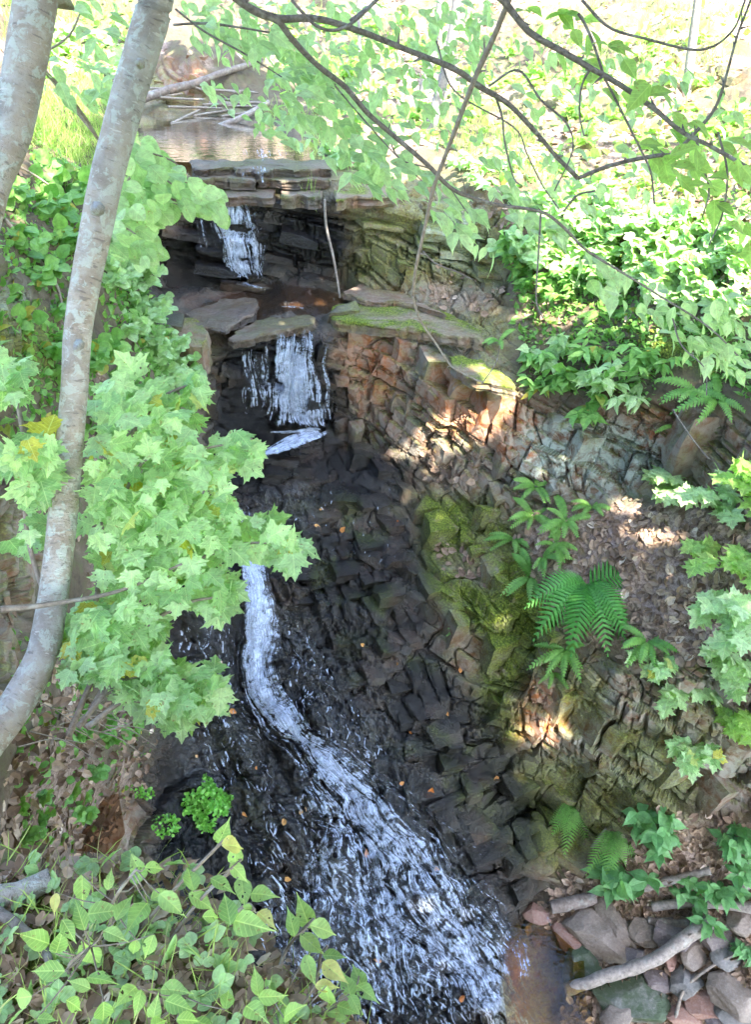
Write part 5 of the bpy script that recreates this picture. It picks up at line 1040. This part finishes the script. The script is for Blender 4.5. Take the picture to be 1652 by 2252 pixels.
for i, s in enumerate([(1312,2062,118,82,38,'tan','large tan stone left of the broken branch, pointing to the pool'),(1283,2132,88,82,10,'greenstone','dark mossy stone at the pool edge under the branch'),(1385,2205,120,86,-8,'greenstone','flat grey-green slab beneath the long branch'),(1362,2228,66,72,30,'tan','rounded brown stone at the bottom edge by the pool'),(1510,2157,64,68,70,'greystone','pale upright stone right of the branch'),(1622,2187,92,80,20,'tan','pinkish squarish stone near the right edge'),(1640,2245,90,60,15,'greystone','dark slate slab in the bottom right corner'),(1190,2008,52,44,10,'redstone','wet rust-red stone at the head of the little pool'),(1243,2062,46,84,-35,'redstone','dark red wedge between pool and tan stone'),(1483,2058,80,62,30,'purple','purplish stone under the thick end of the branch'),(1572,2062,66,50,5,'purple','low purple stone behind the branch tip'),(1553,2215,62,54,15,'redstone','brown-red stone between pale stone and pinkish stone'),(1528,2100,50,56,20,'tan','small tan stone above the pale upright one'),(1352,2032,44,96,-30,'tan','leaning tan wedge behind the large tan stone'),(1463,2088,30,66,5,'redstone','narrow orange stone standing by the branch'),(1600,2110,54,44,30,'greystone','small grey stone near the yellow leaf'),(1420,2050,60,50,10,'tan','small tan stone below the weathered log'),(1590,2240,56,46,0,'purple','small purple stone at the bottom edge'),(1500,2235,60,50,0,'redstone','dark stone at the bottom edge under the pale one'),(1445,2160,52,44,40,'purple','half-buried stone beside the branch'),(1640,2030,60,46,0,'tan','tan stone at the right edge below the log'),(1395,2105,46,40,0,'purple','little stone between the branch and large tan stone')]):
    stone(*s, 300 + i, .42 if s[5] != 'greenstone' or i == 1 else .35)
def log(pts, rad, label, mat='deadwood', lift=.0, name='log', cat='log', group=None, stubs=0):
    P = G(np.array([p[0] for p in pts], float), np.array([p[1] for p in pts], float), GSM).copy(); D = np.linalg.norm(P - EYE, axis=1); r = [pxr(a, D.mean()) for a in rad]
    P[:, 2] += np.mean(r) * .8 + lift; P[:, 2] = np.linspace(P[0, 2], P[-1, 2], len(P)) * .6 + P[:, 2] * .4
    m = MB(); m.tube(P, r, 12, len(pts) * 14, .22, seed=int(pts[0][0])); 
    for k in range(stubs):
        t = RNG.integers(1, len(P)); m.tube([P[t], P[t] + RNG.normal(0, .06, 3) + [0, 0, .08]], [r[0] * .35, r[0] * .15], 6, 4)
    return tag(m.build(name, M[mat]), label, cat, group)
LG = 'dead wood on the rubble'
log([(1240,2188),(1330,2168),(1430,2135),(1500,2085),(1560,2045)], [11,12,12,14,13], 'long pale broken branch reaching out over the pool', 'deadwood', .14, 'dead_branch', 'branch', LG, 2)
log([(1432,2002),(1500,1999),(1580,2002),(1700,2012)], [9,9,10,11], 'weathered grey log lying across the rubble', 'deadwood', .03, 'log', 'log', LG)
log([(1212,2004),(1260,1992),(1308,1982)], [13,14,12], 'short dark wet log at the head of the pool', 'darkwood', .02, 'log', 'log', LG)
log([(1398,1962),(1470,1945),(1560,1920)], [9,9,8], 'thin tan log on the dead leaves below the wall', 'deadwood', .02, 'log', 'log', LG)
log([(1425,2030),(1480,2038),(1540,2036)], [9,9,8], 'dark rotten log just under the weathered grey one', 'darkwood', .0, 'log', 'log', LG)
log([(1610,1975),(1650,1945),(1700,1915)], [12,12,12], 'stub of tan log at the right edge', 'deadwood', .02, 'log', 'log', LG)
log([(1480,2251),(1500,2190),(1560,2140),(1630,2105)], [3.5,3,2.5], 'thin curved stick over the stones', 'twig', .1, 'stick', 'stick', LG)
log([(1300,1870),(1330,1830)], [4,4], 'short stick by the pale fern', 'twig', .02, 'stick', 'stick', LG)
LP = 'driftwood by the upper pool'
log([(300,236),(360,218),(430,203),(500,182),(575,163)], [8,8,7,5], 'dark dead bough leaning over the far end of the pool', 'darkwood', .15, 'dead_bough', 'branch', LP)
log([(478,280),(530,265),(592,243)], [6,6,5], 'grey branch lying across the pool near its right shore', 'deadwood', .12, 'dead_branch', 'branch', LP)
for k in range(16):
    x, y = RNG.uniform(320, 560), RNG.uniform(205, 245); a = RNG.normal(0, .35); l = RNG.uniform(35, 110)
    log([(x - l * math.cos(a), y - l * math.sin(a) * .4), (x, y), (x + l * math.cos(a) * .6, y + l * math.sin(a) * .3)], [2.6, 1.8], 'thin pale stick in the jumble at the far end of the pool', 'twig', RNG.uniform(.02, .16), 'stick', 'stick', LP)
def stick(pts, d0, d1, rad, label, mat='twig', name='stick', group=None):
    P = line(pts, np.linspace(d0, d1, len(pts))); m = MB(); m.tube(P, [pxr(r, (d0 + d1) / 2) for r in rad], 7, len(pts) * 8, .2); return tag(m.build(name, M[mat]), label, 'stick', group)
stick([(714,438),(718,500),(734,570),(748,655)], G_d(714,438) - .25, G_d(748,655) - .02, [2.6,2.8,2.5], 'thin pale stick leaning upright against the upper ledge', 'deadwood')
stick([(80,140),(130,190),(180,250),(215,305)], 4.6, 4.9, [4,3], 'thin dark bough slanting between the birches')
stick([(0,470),(60,540),(120,620),(140,690)], G_d(0,470) - .1, G_d(140,690) - .1, [4,3.5,3], 'fallen branch down the left bank behind the trunk')
stick([(20,355),(90,395),(160,450)], G_d(20,355) - .05, G_d(160,450) - .05, [2.5,2], 'pale stick on the bank between the birches')
p = [NBP(-60, 2010), NBP(40, 1985), NBP(118, 1950)]; m = MB(); m.tube([q + [0, 0, .035] for q in p], [.032, .03, .026], 12, 40, .15); tag(m.build('birch_log', M['birch']), 'pale birch log poking in at the lower left edge', 'log')
p = [NBP(-30, 2010), NBP(50, 2060), NBP(110, 2120), NBP(120, 2160)]; m = MB(); m.tube([q + [0, 0, .05] for q in p], [.014, .012, .008], 8, 40, .2); tag(m.build('stick', M['branch']), 'grey forked stick below the pale birch log', 'stick')
for k in range(16):
    x, y = RNG.uniform(110, 330), RNG.uniform(1530, 1640); a = RNG.uniform(-.2, .6); l = RNG.uniform(60, 130); d = RNG.uniform(3.6, 4.3)
    stick([(x - l * .6, y - l * .6 * a), (x, y - 8), (x + l * .6, y + l * .6 * a + 10)], d, d + .15, [1.6, 1.0], 'thin bare twig in the dead brush under the birch', 'twig', 'brush_twig', 'dead brush under the birch')

tuft([([(1120,640),(1350,640),(1660,760),(1680,900),(1450,760),(1150,740)], 1100), ([(250,420),(330,470),(330,640),(260,640)], 300), ([(0,640),(120,700),(140,1000),(0,1000)], 350), ([(200,600),(340,700),(400,900),(260,860)], 500)], OVATE, 'herb', 'ground_cover', 'dense low greenery on the shaded banks', 'ground cover', (.05, .12), .3)

tuft([([(20,1560),(330,1560),(340,1700),(230,1780),(180,1900),(20,1900)], 420), ([(40,1380),(180,1400),(200,1560),(20,1560)], 160)], ROUND, 'herb', 'ground_cover', 'small green seedlings on the bank under the birch', 'ground cover', (.03, .07), .3)
P, _ = scat([(10,1540),(340,1540),(340,1720),(200,1900),(10,1900)], 900, .015)
tag(leaf_obj('leaf_litter', [(CURL, P, rv(900) * [1, 1, .4], rv(900, .4) + [.2, -.5, 1], RNG.uniform(.05, .09, 900))], M['litter']), 'dead leaves lodged on the steep bank under the birch', 'leaf litter', None, 'stuff')
tuft([([(560,0),(1100,0),(1100,330),(760,300),(620,200)], 900), ([(1100,0),(1420,0),(1440,220),(1660,230),(1660,440),(1100,400)], 900), ([(1420,0),(1660,0),(1660,80),(1450,90)], 250), ([(0,0),(330,0),(300,200),(60,200)], 900)], ROUND, 'sunleaf', 'ground_cover', 'pale green low growth over the sunlit slope', 'ground cover', (.06, .15), .3)
P, _ = scat([(1200,1980),(1350,1840),(1660,1830),(1660,2251),(1280,2251),(1270,2120)], 1300, .03)
tag(leaf_obj('leaf_litter', [(CURL, P, rv(1300) * [1, 1, .3], rv(1300, .4) + [0, 0, 1], RNG.uniform(.05, .1, 1300))], M['litter']), 'dead leaves caught among the stones at lower right', 'leaf litter', None, 'stuff')

tuft([([(1660,560),(1970,420),(1970,1500),(1660,1500)], 1100), ([(-320,150),(-10,250),(-10,1500),(-320,1500)], 1300), ([(1660,-100),(1970,-100),(1970,560),(1660,560)], 500)], OVATE, 'herb', 'ground_cover', 'leafy growth on the banks just past both sides of the view', 'ground cover', (.05, .12), .3)
